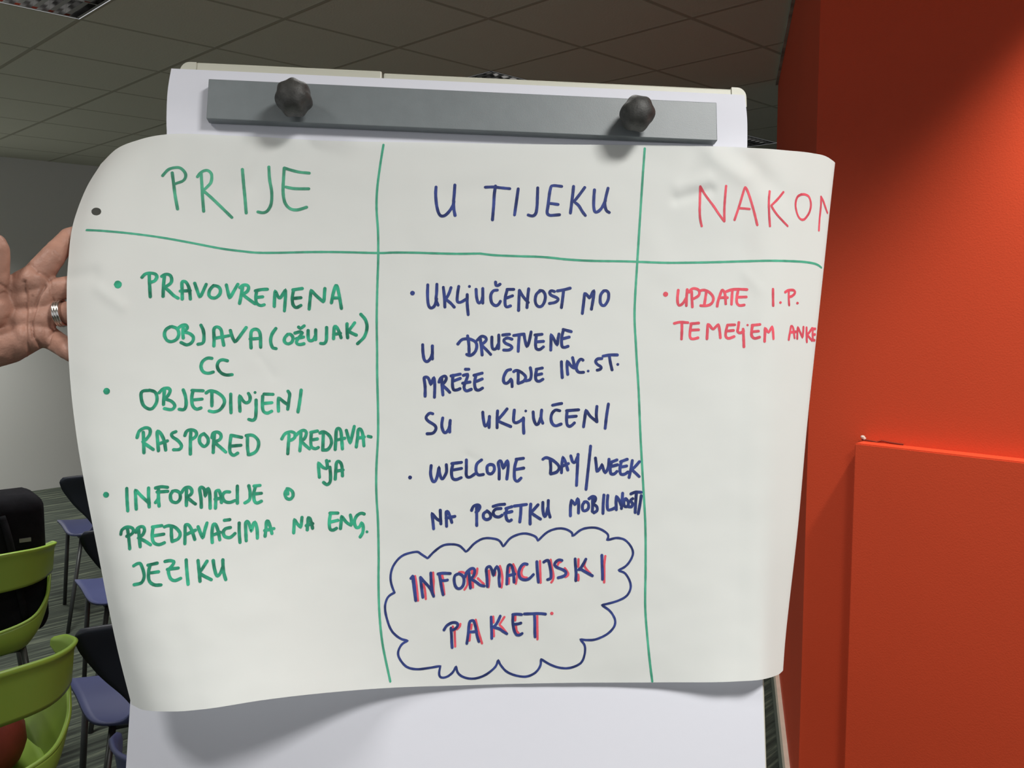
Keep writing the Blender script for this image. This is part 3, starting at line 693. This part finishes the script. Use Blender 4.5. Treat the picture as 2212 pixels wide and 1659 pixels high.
NT = [[-.030, -.008, .004, .0055, .005, .005, .005, .005, .008, .006, -.018, -.033, -.050, -.068],
      [-.010, .010, .014, .0120, .008, .0075, .0075, .008, .010, .008, -.018, -.033, -.050, -.068],
      [.020, .030, .030, .0230, .011, .008, .008, .008, .009, .007, -.018, -.033, -.050, -.068],
      [.038, .045, .044, .0330, .012, .008, .008, .008, .009, .007, -.018, -.033, -.050, -.068],
      [.042, .060, .063, .0500, .016, .007, .007, .008, .010, .008, -.016, -.031, -.048, -.066],
      [.034, .068, .080, .0680, .020, .005, .005, .008, .018, .014, -.012, -.027, -.044, -.062]]
def sheet_n(u, v):
    col = [spline(NU, row, u) for row in NT]
    return spline(NV, col, v)
def sheet_px(u, v):
    def curve(us, xs, ys, t): return Vector((spline(us, xs, t), spline(us, ys, t)))
    T, B = curve(tu, tx, ty, u), curve(tu, bx, by_, u)
    Lf = curve(lv, lx, ly, v)
    ue = min(u, SIL)
    R = curve(rv, rx, ry, v)
    # blend weight across the sheet: mean of the two edges
    sT = (spline(tu, tx, ue) - tx[0]) / (tx[13] - tx[0]); sB = (spline(tu, bx, ue) - bx[0]) / (bx[13] - bx[0])
    s = sT * (1 - v) + sB * v
    T0, B0 = curve(tu, tx, ty, ue), curve(tu, bx, by_, ue)
    lin_tb = T0.lerp(B0, v)
    lin_lr = Lf.lerp(R, s)
    c00, c10, c01, c11 = Vector((tx[0], ty[0])), Vector((tx[13], ty[13])), Vector((bx[0], by_[0])), Vector((bx[13], by_[13]))
    bil = c00.lerp(c10, s).lerp(c01.lerp(c11, s), v)
    p = lin_tb + lin_lr - bil
    if u > SIL:
        p = p + (T - T0).lerp(B - B0, v)
    return p
# soft folds and creases: (x1, y1, x2, y2, width px, height m)
FOLDS = [(1462, 432, 1535, 412, 12, -.0026), (1465, 402, 1530, 386, 14, .0018), (1545, 335, 1610, 378, 24, .0042), (1585, 335, 1725, 440, 26, -.0040),
         (1700, 400, 1725, 440, 12, .0010), (1500, 330, 1478, 400, 20, -.0012), (600, 318, 545, 395, 28, -.0030), (690, 330, 610, 420, 34, .0020), (545, 300, 520, 380, 22, .0018), (400, 320, 380, 400, 30, -.0015),
         (215, 625, 262, 660, 14, .0012), (150, 600, 200, 590, 16, -.0016), (560, 770, 590, 812, 10, -.0006), (1010, 985, 1035, 998, 8, -.0005), (930, 620, 940, 680, 20, -.0006),
         (960, 420, 1080, 400, 26, -.0009), (1400, 500, 1440, 580, 30, .0009), (1610, 590, 1640, 625, 12, .0006)]
def fold_n(p):
    n = 0.0
    for x1, y1, x2, y2, w, h in FOLDS:
        a, b = Vector((x1, y1)), Vector((x2, y2))
        t = max(0, min(1, (p - a).dot(b - a) / (b - a).length_squared))
        d = (p - a.lerp(b, t)).length
        if d < 3.5 * w: n += h * math.exp(-(d / w) ** 2)
    n += 0.0011 * noise.noise(Vector((p.x / 170, p.y / 150, 1.7))) + 0.00035 * noise.noise(Vector((p.x / 55, p.y / 50, 5.1)))
    return n
SU, SV = 480, 240
bm = bmesh.new()
HOLE = Vector((208, 457))
def sheet_pt(u, v):
    p = sheet_px(u, v)
    n = sheet_n(u, v)
    if u < SIL: n += fold_n(p) * min(1, (SIL - u) / .05)
    return on_board(p.x, p.y, n), p
grid, gpx = [], []
for j in range(SV + 1):
    row, rp = [], []
    for i in range(SU + 1):
        w, p = sheet_pt(i / SU, j / SV)
        row.append(bm.verts.new(w)); rp.append(p)
    grid.append(row); gpx.append(rp)
pxof = {grid[j][i]: gpx[j][i] for j in range(SV + 1) for i in range(SU + 1)}
for j in range(SV):
    for i in range(SU):
        bm.faces.new((grid[j][i], grid[j + 1][i], grid[j + 1][i + 1], grid[j][i + 1]))
bm.normal_update()
BVH = BVHTree.FromBMesh(bm)
# punched hole near the top left corner
kill = []
for f in bm.faces:
    if f.verts[0] in pxof and (pxof[f.verts[0]] - HOLE).length < 40:
        c = sum((pxof[v] for v in f.verts), Vector((0, 0))) / 4
        q = c - HOLE
        if (q.x / 10.6) ** 2 + (q.y / 8.2) ** 2 < 1: kill.append(f)
bmesh.ops.delete(bm, geom=kill, context='FACES')
for v in [v for v in bm.verts if v.is_boundary and (pxof[v] - HOLE).length < 20]:
    q = pxof[v] - HOLE
    a = math.atan2(q.y / 8.2, q.x / 10.6)
    t = HOLE + Vector((10.8 * math.cos(a), 8.4 * math.sin(a)))
    h = BVH.ray_cast(EYE, ray(t.x, t.y).normalized())
    if h[0]: v.co = h[0]
SHO = on_board(960, 900, 0.01)
sheet = empty('written_sheet', SHO)
tag(sheet, 'large white paper sheet with green, blue and red handwriting, curling at both ends', 'paper sheet')
def sheet_child(name, bm, material, parent=None, label=None, keep=False):
    o = mesh_obj(name, bm, material, parent or sheet, True, 'keep' if keep else None)
    o.matrix_parent_inverse = Matrix.Translation(-SHO)
    if label: o['label'] = label
    return o
paper = sheet_child('paper', bm, M_SHEET, keep=True)

# ---- ink
def parse(block):
    x0, y0, sc, wpx, txt = block
    strokes, dots = [], []
    for s in txt.replace('\n', ' ').split(';'):
        s = s.strip()
        if not s: continue
        if s[0] == 'o':
            a = [float(k) for k in s[1:].split()]
            dots.append((x0 + a[0] / sc, y0 + a[1] / sc, a[2] / sc)); continue
        parts = [[tuple(float(k) for k in p.split(',')) for p in seg.split()] for seg in s.split('|')]
        pts, last = [], None
        for seg in parts:
            if last: seg = [last] + seg
            last = seg[-1]
            px = [(x0 + a / sc, y0 + b / sc) for a, b in seg]
            n = 7
            c = catmull([Vector(p) for p in px], n)
            pts += c if not pts else c[1:]
        strokes.append((pts, wpx))
    return strokes, dots
zig = [0]
def cast(p, lift):
    h, nrm, _, _ = BVH.ray_cast(EYE, ray(p.x, p.y).normalized())
    if h is None: return None
    if nrm.dot(EYE - h) < 0: nrm = -nrm
    return h + nrm * lift, nrm, (h - EYE).dot(fwd)
def ink(bm, pts, wpx, lift):
    # resample
    out = [pts[0]]
    for p in pts[1:]:
        while (p - out[-1]).length > 3.0:
            out.append(out[-1] + (p - out[-1]).normalized() * 2.4)
    if (pts[-1] - out[-1]).length > 0.8 or len(out) < 2: out.append(pts[-1])
    pts = out
    L, R = [], []
    N = len(pts)
    hits = [cast(p, lift) for p in pts]
    run = []
    def flush(run):
        if len(run) < 2: return
        left, right = [], []
        for k, i in enumerate(run):
            P, nrm, d = hits[i]
            a, b = run[max(k - 2, 0)], run[min(k + 2, len(run) - 1)]
            t = (hits[b][0] - hits[a][0])
            if t.length < 1e-7: t = ex.copy()
            t.normalize()
            s = nrm.cross(t).normalized()
            w = wpx * d / F / 2 * (1 + .10 * noise.noise(Vector((pts[i].x / 9, pts[i].y / 9, 0))))
            left.append((P + s * w)); right.append((P - s * w))
        vl = [bm.verts.new(p) for p in left]; vr = [bm.verts.new(p) for p in right]
        for k in range(len(run) - 1):
            bm.faces.new((vl[k], vr[k], vr[k + 1], vl[k + 1]))
        for end, sgn in ((0, -1), (-1, 1)):
            P, nrm, d = hits[run[end]]
            s = (left[end] - right[end]); w = s.length / 2
            s.normalize(); t = s.cross(nrm) * sgn
            tt = (hits[run[end]][0] - hits[run[-2 if end else 1]][0])
            if t.dot(tt) < 0: t = -t
            arc = [bm.verts.new(P + s * w * math.cos(a) + t * w * math.sin(a)) for a in [math.pi * q / 6 for q in range(1, 6)]]
            f = bm.faces.new([vl[end]] + arc + [vr[end]])
    for i, h in enumerate(hits):
        if h is None:
            flush(run); run = []
        else:
            run.append(i)
    flush(run)
def ink_dot(bm, x, y, r, lift):
    n = 14
    P = [cast(Vector((x + r * math.cos(2 * math.pi * k / n) * (1 + .06 * math.sin(3 * k)), y + r * math.sin(2 * math.pi * k / n))), lift) for k in range(n)]
    if all(P): bm.faces.new([bm.verts.new(p[0]) for p in P])

INKS = [('row_line', 'row_line', M_LINE_INK, 'green rule under the headings', .00020), ('column_line', 'column_line', M_LINE_INK, 'green rules between the columns', .00022),
        ('heading_green', 'heading_word', M_HEAD_INK, 'pale green heading', .00026), ('heading_blue', 'heading_word', M_BLUE_INK, 'blue heading', .00026), ('heading_red', 'heading_word', M_RED_INK, 'pink red heading', .00026),
        ('bullet_text_green', 'handwritten_word', M_GREEN_INK, 'green handwriting in the left column', .00024), ('bullet_text_blue', 'handwritten_word', M_BLUE_INK, 'blue handwriting in the middle column', .00024),
        ('bullet_text_red', 'handwritten_word', M_RED_INK, 'red handwriting in the right column', .00024), ('cloud_text_red', 'shadow_stroke', M_RED_INK, 'red shading beside blue letters in the cloud', .00024),
        ('cloud_text_blue', 'cloud_word', M_BLUE_INK, 'bold blue word in the cloud', .00040), ('cloud_outline', 'cloud_outline', M_BLUE_INK, 'blue scalloped cloud outline', .00026)]
def box_of(pts, w):
    return [min(p.x for p in pts) - w / 2, min(p.y for p in pts) - w / 2, max(p.x for p in pts) + w / 2, max(p.y for p in pts) + w / 2]
def words_of(items):
    """strokes that belong to one word: side by side, or a small accent or dot over a letter"""
    n = len(items)
    par = list(range(n))
    def root(i):
        while par[i] != i: i = par[i]
        return i
    for i in range(n):
        for j in range(i):
            a, c = items[i][1], items[j][1]
            dx = max(a[0], c[0]) - min(a[2], c[2]); dy = max(a[1], c[1]) - min(a[3], c[3])
            small = min(a[3] - a[1], c[3] - c[1]) < 14
            if (dx < 21 and dy < -6) or (dx < 0 and dy < 14 and small) or (dx < 16 and dy < 8 and small):
                par[root(i)] = root(j)
    out = {}
    for i in range(n): out.setdefault(root(i), []).append(items[i][0])
    return list(out.values())
for key, name, m, label, lift in INKS:
    blocks = WRITING[key]
    if isinstance(blocks, tuple): blocks = [blocks]
    items = []
    for b in blocks:
        st, dots = parse(b)
        for pts, w in st: items.append((('s', pts, w), box_of(pts, w)))
        for d in dots: items.append((('o',) + d, [d[0] - d[2], d[1] - d[2], d[0] + d[2], d[1] + d[2]]))
    if 'text' in key or 'heading' in key: groups = words_of(items)
    elif key == 'column_line': groups = [[it[0]] for it in items]
    else: groups = [[it[0] for it in items]]
    k = 0
    for g in groups:
        bm = bmesh.new()
        for it in g:
            if it[0] == 's': ink(bm, it[1], it[2], lift + .000006 * (k % 11)); k += 1
            else: ink_dot(bm, it[1], it[2], it[3] * 1.05 + .7, lift)
        bm.normal_update()
        for f in bm.faces:
            if f.normal.dot(EYE - f.calc_center_median()) < 0: f.normal_flip()
        nm = name
        if len(g) == 1 and g[0][0] == 'o': nm = 'bullet_dot'
        sheet_child(nm, bm, m, label=label, keep=True)

# ------------------------------------------------------------------ the hand behind the sheet's left edge
def sheet_depth(px, py):
    h = BVH.ray_cast(EYE, ray(px, py).normalized())[0]
    return (h - EYE).dot(fwd) if h else None
def behind(px, py, r):
    ds = [sheet_depth(px + a, py + c) for a in (-r, 0, r) for c in (-r, 0, r)]
    return max(d for d in ds if d)
PXM = 0.90 / F
def capsule(bm, a, b, ra, rb, seg=20, rings=6):
    """tapered round-ended limb between two points"""
    t = (b - a).normalized(); x = t.orthogonal().normalized(); y = t.cross(x)
    prof = [(a - t * ra * math.cos(q), ra * math.sin(q)) for q in [math.pi / 2 * k / rings for k in range(1, rings)]]
    prof += [(a.lerp(b, k / 8), ra + (rb - ra) * k / 8) for k in range(9)]
    prof += [(b + t * rb * math.sin(q), rb * math.cos(q)) for q in [math.pi / 2 * k / rings for k in range(1, rings)]]
    R = [[bm.verts.new(c + (x * math.cos(2 * math.pi * k / seg) + y * math.sin(2 * math.pi * k / seg)) * r) for k in range(seg)] for c, r in prof]
    for i in range(len(R) - 1):
        for k in range(seg): bm.faces.new((R[i][k], R[i][(k + 1) % seg], R[i + 1][(k + 1) % seg], R[i + 1][k]))
    s, e = bm.verts.new(a - t * ra), bm.verts.new(b + t * rb)
    for k in range(seg):
        bm.faces.new((R[0][(k + 1) % seg], R[0][k], s)); bm.faces.new((R[-1][k], R[-1][(k + 1) % seg], e))
D0 = sheet_depth(160, 660) + 0.012
def J(x, y, r, d=None):
    if d is None:
        sd = behind(x, y, r) if x > 165 else None
        d = (sd + r * PXM + 0.002) if sd else D0
    return at_depth(x, y, d), r * PXM
bm = bmesh.new()
def chain(*js):
    for (a, ra), (b, rb) in zip(js, js[1:]): capsule(bm, a, b, ra, rb)
W0 = J(-215, 712, 54, D0 + .035)
# palm: metacarpals from the wrist to the knuckles
for (mx, my, mr, wx, wy, wr, dd) in ((72, 607, 33, -170, 680, 42, .004), (84, 645, 32, -175, 698, 42, .007), (88, 690, 31, -175, 718, 42, .007), (78, 722, 29, -170, 740, 40, .004)):
    chain(J(wx, wy, wr, D0 + .028), J(-60, (my + wy) / 2 - 2, 42, D0 + .016), J(20, my + (30 if my < 620 else 2), 34, D0 + .010), J(mx, my, mr, D0 + dd))
chain(J(-150, 770, 42, D0 + .022), J(-50, 762, 42, D0 + .010), J(20, 744, 40, D0 + .006), J(70, 726, 31, D0 + .004))        # heel of the hand
chain(J(-160, 700, 50, D0 + .020), J(-70, 688, 52, D0 - .002), J(-18, 668, 42, D0 - .008))                                  # ball of the thumb
chain(J(-26, 668, 40, D0 - .006), J(-15, 612, 30, D0 - .014), J(-10, 565, 27, D0 - .018), J(-9, 540, 26, D0 - .019), J(-10, 528, 22, D0 - .019))
chain(J(-20, 662, 30, D0 - .002), J(36, 630, 27, D0 + .006))                                                                   # web of the thumb
FING = [[(72, 606, 30), (112, 556, 25), (150, 512, 20.5), (188, 503, 20), (228, 505, 18.5), (254, 508, 16)],
        [(84, 640, 29), (118, 626, 25), (165, 618, 23.5), (222, 606, 22), (262, 597, 20), (300, 588, 17)],
        [(88, 684, 28), (122, 677, 24), (165, 674, 23.5), (218, 668, 21), (256, 664, 19), (292, 660, 16)],
        [(84, 716, 27), (118, 736, 23), (150, 757, 21), (190, 782, 19), (220, 798, 17), (244, 812, 14.5)]]
for fg in FING:
    js = []
    for k, (x, y, r) in enumerate(fg):
        if x <= 140: js.append(J(x, y, r, D0 + (.012 if k else .006)))
        elif x <= 166: js.append(J(x, y, r, behind(180, y, r) + r * PXM + .003))
        else: js.append(J(x, y, r))
    chain(*js)
# wrist and forearm out of the frame
chain(W0, J(-420, 770, 62, D0 + .055), J(-760, 860, 84, D0 + .10))
me = bpy.data.meshes.new('hand')
bm.to_mesh(me); bm.free()
tmp = bpy.data.objects.new('hand_source', me); COL.objects.link(tmp)
rm = tmp.modifiers.new('merge', 'REMESH'); rm.mode = 'VOXEL'; rm.voxel_size = 0.0012
sm = tmp.modifiers.new('soften', 'SMOOTH'); sm.factor = 0.5; sm.iterations = 14
dg = bpy.context.evaluated_depsgraph_get()
hm = bpy.data.meshes.new_from_object(tmp.evaluated_get(dg))
bpy.data.objects.remove(tmp)
hm.name = 'hand'
# creases of the palm and finger roots (photo pixels), pressed in along the normal
CREASE = [([(52, 610), (56, 650), (54, 700), (58, 740), (66, 762)], 5.0, .0024), ([(98, 618), (82, 650), (70, 690), (72, 725), (88, 750)], 3.6, .0022), ([(70, 640), (66, 690), (72, 730)], 3.0, .0012),
          ([(84, 588), (98, 596), (108, 604)], 3.2, .0016), ([(108, 606), (110, 630), (116, 652)], 3.0, .0012), ([(104, 748), (108, 728), (118, 712)], 3.2, .0016), ([(0, 614), (14, 622), (22, 632)], 3.2, .0016),
          ([(-4, 640), (10, 632), (22, 640)], 3.0, .0010), ([(60, 570), (70, 576), (82, 592)], 4, .0008), ([(18, 690), (30, 730), (28, 780)], 9, .0012), ([(118, 545), (128, 556)], 3, .0008)]
for k in range(len(CREASE)):
    CREASE[k] = ([Vector(p) for p in catmull([Vector(q) for q in CREASE[k][0]], 5)],) + CREASE[k][1:]
vn = [v.normal.copy() for v in hm.vertices]
for v, nn in zip(hm.vertices, vn):
    r = v.co - EYE
    z = r.dot(fwd)
    p = Vector((CX + F * r.dot(rgt) / z, CY - F * r.dot(upv) / z))
    if p.x < -60 or p.x > 180 or nn.dot(r) > 0: continue
    for pl, w, dep in CREASE:
        if min((p - q).length for q in pl) > 4 * w + 8: continue
        d = 1e9
        for a, c in zip(pl, pl[1:]):
            t = max(0, min(1, (p - a).dot(c - a) / max((c - a).length_squared, 1e-6)))
            d = min(d, (p - a.lerp(c, t)).length)
        if d < 3 * w: v.co -= nn * dep * 1.05 * math.exp(-(d / w) ** 2)
    v.co += nn * 0.0006 * noise.noise(v.co * 130)
for p in hm.polygons: p.use_smooth = True
hm.materials.clear(); hm.materials.append(M_SKIN)
HO = at_depth(-60, 700, D0)
hand = bpy.data.objects.new('hand', hm); COL.objects.link(hand)
for v in hm.vertices: v.co -= HO
hand.location = HO
tag(hand, 'left hand with spread fingers and silver ring, holding the written sheet from behind', 'hand')
def hand_child(name, bm, m):
    for v in bm.verts: v.co -= HO
    return mesh_obj(name, bm, m, hand, True)
# ring: three fine bands round the ring finger
ra, rb_ = J(118, 678, 24, D0 + .006)[0], J(142, 675, 24, D0 + .006)[0]
ax = (rb_ - ra).normalized(); xx = ax.orthogonal().normalized(); yy = ax.cross(xx)
bm = bmesh.new()
for k, (off, rr) in enumerate(((0, .0125), (.0024, .0128), (.0048, .0125))):
    c = at_depth(127, 677, D0 + .006) + ax * off
    R = [[bm.verts.new(c + (xx * math.cos(a) + yy * math.sin(a)) * (rr + .0011 * math.cos(q)) + ax * .0013 * math.sin(q)) for q in [2 * math.pi * s / 8 for s in range(8)]] for a in [2 * math.pi * i / 48 for i in range(48)]]
    for i in range(48):
        for s in range(8): bm.faces.new((R[i][s], R[(i + 1) % 48][s], R[(i + 1) % 48][(s + 1) % 8], R[i][(s + 1) % 8]))
hand_child('ring', bm, M_RING)
# sleeve outside the frame
bm = bmesh.new()
a, b = J(-470, 784, 80, D0 + .062)[0], J(-820, 878, 110, D0 + .11)[0]
add_tube(bm, [a.lerp(b, k / 6) for k in range(7)], [.040 + .002 * (k % 2) + .0022 * k for k in range(7)], 28, caps=False)
o = hand_child('sleeve', bm, M_SLEEVE); solidify(o, .002)

# ------------------------------------------------------------------ chairs
CH = math.radians(28.5)                      # rows face left and away
def seatz(y0, lo): return lo
def leg_set(root, tops, feet, r, m):
    for a, b in zip(tops, feet):
        bm = bmesh.new(); add_tube(bm, [a, a.__class__((a.lerp(b, .5))), b], [r, r, r * .9], 10)
        mesh_obj('leg', bm, m, root, True)
V3 = Vector
def arm_chair(mshell, mleg):
    root = empty('armchair')
    path = catmull([V3((.285, .085, 0)), V3((.296, .0, 0)), V3((.284, -.12, 0)), V3((.217, -.222, 0)), V3((.105, -.262, 0)), V3((0, -.27, 0)), V3((-.105, -.262, 0)), V3((-.217, -.222, 0)), V3((-.284, -.12, 0)), V3((-.296, .0, 0)), V3((-.285, .085, 0))], 6)
    n = len(path) - 1
    def band(a, b):
        i = min(int(a * n), n - 1); p = path[i].lerp(path[i + 1], a * n - i)
        s = abs(a - .5) * 2
        zt = spline([0, .35, .6, .85, 1], [.790, .788, .768, .735, .712], s)
        zb = spline([0, .35, .6, .85, 1], [.662, .663, .666, .676, .694], s)
        z = zb + (zt - zb) * b
        fl = 1 + .07 * (z - .6) / .19 + .10 * max(0, b - .8) / .2 * (.25)
        return V3((p.x * fl, p.y * fl if p.y < 0 else p.y, z))
    bm = bmesh.new(); add_grid(bm, band, 80, 12)
    o = mesh_obj('backrest', bm, mshell, root, True); solidify(o, .009, 0)
    def pan(a, b):
        x = (a - .5) * 2; y = -.215 + .455 * b
        w = .225 + .01 * math.sin(b * 3)
        z = .440 + .055 * abs(x) ** 3 * (1 - .6 * b) + .020 * max(0, (.30 - b) / .30) ** 2 - .02 * max(0, (b - .85) / .15) ** 2 + .006 * math.cos(x * 2)
        return V3((x * w * (1 - .12 * max(0, .25 - b) / .25), y, z))
    bm = bmesh.new(); add_grid(bm, pan, 30, 30)
    o = mesh_obj('seat', bm, mshell, root, True); solidify(o, .009, 0)
    half = [V3((.292, -.03, .682)), V3((.291, -.085, .668)), V3((.285, -.135, .642)), V3((.268, -.185, .594)), V3((.220, -.222, .546)), V3((.120, -.243, .522)), V3((0, -.249, .515))]
    low = [V3((.222, .15, .472)), V3((.224, .08, .470)), V3((.224, .0, .466)), V3((.220, -.09, .458)), V3((.195, -.19, .446)), V3((.110, -.218, .438)), V3((0, -.222, .436))]
    mir = lambda L: catmull(L + [V3((-p.x, p.y, p.z)) for p in L[-2::-1]], 6)
    rim, lowc = mir(half), mir(low)
    nr = len(rim) - 1
    def wall(a, b):
        k = min(int(a * nr + 1e-6), nr - 1); t = a * nr - k
        p, q = rim[k].lerp(rim[k + 1], t), lowc[k].lerp(lowc[k + 1], t)
        m = q.lerp(p, b)
        bul = math.sin(b * math.pi) * .016
        d = V3((m.x, m.y + .02, 0)); d = d.normalized() if d.length > 1e-5 else V3((0, -1, 0))
        return m + d * bul
    bm = bmesh.new(); add_grid(bm, wall, 72, 10)
    o = mesh_obj('lower_shell', bm, mshell, root, True); solidify(o, .009, 0)
    bm = bmesh.new(); add_tube(bm, rim, .0062, 8)
    mesh_obj('opening_rim', bm, mshell, root, True)
    leg_set(root, [V3((.19, .17, .437)), V3((-.19, .17, .437)), V3((.19, -.17, .45)), V3((-.19, -.17, .45))], [V3((.235, .235, 0)), V3((-.235, .235, 0)), V3((.235, -.255, 0)), V3((-.235, -.255, 0))], .0105, mleg)
    bm = bmesh.new()
    add_tube(bm, [V3((.19, .17, .43)), V3((0, .17, .425)), V3((-.19, .17, .43)), V3((-.19, 0, .425)), V3((-.19, -.17, .43)), V3((0, -.17, .43)), V3((.19, -.17, .43)), V3((.19, 0, .425)), V3((.19, .165, .43))], .009, 8)
    mesh_obj('seat_frame', bm, mleg, root, True)
    return root
def side_chair(mshell, mback, mleg):
    root = empty('side_chair')
    prof = catmull([V3((0, .225, .432)), V3((0, .19, .449)), V3((0, .06, .452)), V3((0, -.10, .440)), V3((0, -.175, .452)), V3((0, -.205, .50))], 6)
    n = len(prof) - 1
    def pan(a, b):
        i = min(int(b * n), n - 1); p = prof[i].lerp(prof[i + 1], b * n - i)
        w = spline([0, .08, .4, .62, .82, 1], [.205, .228, .222, .19, .12, .085], b)
        x = (a - .5) * 2
        return V3((x * w, p.y, p.z + .012 * abs(x) ** 3))
    bm = bmesh.new(); add_grid(bm, pan, 20, 30)
    o = mesh_obj('seat', bm, mshell, root, True); solidify(o, .010, 0)
    pb = catmull([V3((0, -.204, .498)), V3((0, -.225, .58)), V3((0, -.25, .68)), V3((0, -.285, .772))], 8)
    m_ = len(pb) - 1
    def back(a, b):
        i = min(int(b * m_), m_ - 1); p = pb[i].lerp(pb[i + 1], b * m_ - i)
        w = spline([0, .25, .55, .85, .95, 1], [.085, .12, .182, .222, .224, .212], b)
        x = (a - .5) * 2
        return V3((x * w, p.y + .028 * x * x * b, p.z - .006 * abs(x) ** 4 * b))
    bm = bmesh.new(); add_grid(bm, back, 20, 24)
    o = mesh_obj('backrest', bm, mback, root, True); solidify(o, .010, 0)
    leg_set(root, [V3((.19, .17, .44)), V3((-.19, .17, .44)), V3((.14, -.12, .432)), V3((-.14, -.12, .432))], [V3((.225, .22, 0)), V3((-.225, .22, 0)), V3((.225, -.24, 0)), V3((-.225, -.24, 0))], .010, mleg)
    bm = bmesh.new()
    add_tube(bm, [V3((.14, -.12, .428)), V3((.195, .17, .438)), V3((0, .19, .436)), V3((-.195, .17, .438)), V3((-.14, -.12, .428)), V3((.135, -.12, .428))], .009, 8)
    mesh_obj('seat_frame', bm, mleg, root, True)
    return root
def dup(root):
    c = root.copy(); COL.objects.link(c)
    for ch in list(root.children):
        d = ch.copy(); COL.objects.link(d); d.parent = c
    return c
def place(o, x, y, rz=CH):
    o.location = (x, y, 0); o.rotation_euler = (0, 0, rz); return o
lime = arm_chair(M_LIME, M_STEEL)
place(lime, -1.396, 2.005, math.radians(39))
tag(lime, 'lime green armchair nearest the camera, with a dark red bag on its seat', 'chair', 'lime green armchairs at left')
lime2 = place(dup(lime), -1.912, 2.918, math.radians(34))
tag(lime2, 'lime green armchair farther back, with a black backpack on its seat', 'chair', 'lime green armchairs at left')
blue_arm = arm_chair(M_BLUE, M_STEEL)
place(blue_arm, -.512, 1.81)
tag(blue_arm, 'blue armchair cut off by the lower left edge of the flipchart pad', 'chair')
side = side_chair(M_BLUE, M_BLUE_SHADED, M_LEGDARK)
GP = 'dark blue side chairs behind the sheet'
place(side, -1.04, 2.505); tag(side, 'dark blue side chair beside the nearest lime green armchair', 'chair', GP)
s2 = place(dup(side), -1.49, 3.46); tag(s2, 'dark blue side chair in the middle of its row, beside the sheet edge', 'chair', GP)
s3 = place(dup(side), -2.07, 4.45); tag(s3, 'dark blue side chair farthest back, near the grey wall', 'chair', GP)

# black backpack standing on the far lime green chair
pack = empty('backpack', lime2.location + Vector((0, 0, .446)), math.radians(34))
tag(pack, 'black backpack with rounded top standing on the farther lime green armchair', 'backpack')
def soft(bm, amp, sc):
    for v in bm.verts: v.co += Vector((amp, amp, amp * .7)) * noise.noise(v.co * sc)
PX = .086
bm = bmesh.new(); add_box(bm, (-.20 + PX, -.150, .012), (.20 + PX, .06, .50), bevel=.060, seg=6); soft(bm, .008, 12)
mesh_obj('body', bm, M_BLACK, pack, True)
bm = bmesh.new(); add_box(bm, (-.15 + PX, .04, .04), (.15 + PX, .11, .27), bevel=.03, seg=4); soft(bm, .006, 12)
mesh_obj('front_pocket', bm, M_BLACK, pack, True)
bm = bmesh.new(); add_tube(bm, catmull([V3((-.10 + PX, -.05, .49)), V3((-.075 + PX, -.05, .52)), V3((.015 + PX, -.05, .522)), V3((.04 + PX, -.05, .493))], 5), .009, 8)
mesh_obj('carry_handle', bm, M_BLACK, pack, True)
for s in (-1, 1):
    bm = bmesh.new(); add_tube(bm, catmull([V3((PX + s * .07, -.145, .44)), V3((PX + s * .085, -.172, .36)), V3((PX + s * .10, -.178, .24)), V3((PX + s * .12, -.150, .08))], 6), .011, 8)
    mesh_obj('shoulder_strap', bm, M_BLACK, pack, True)
bm = bmesh.new(); add_box(bm, (.115 + PX, -.1555, .345), (.150 + PX, -.149, .358)); mesh_obj('logo_tag', bm, mat('grey_logo', (.16, .16, .16, 1), .5), pack)

# dark red bag on the near lime green chair
bag = empty('shoulder_bag', lime.location + Vector((0, 0, .446)), math.radians(39))
tag(bag, 'dark red soft bag lying on the nearest lime green armchair', 'bag')
bm = bmesh.new(); add_box(bm, (-.17, -.13, .022), (.195, .13, .185), bevel=.06, seg=5)
for v in bm.verts: v.co += Vector((.012, .012, .010)) * noise.noise(v.co * 14)
mesh_obj('body', bm, M_REDBAG, bag, True)
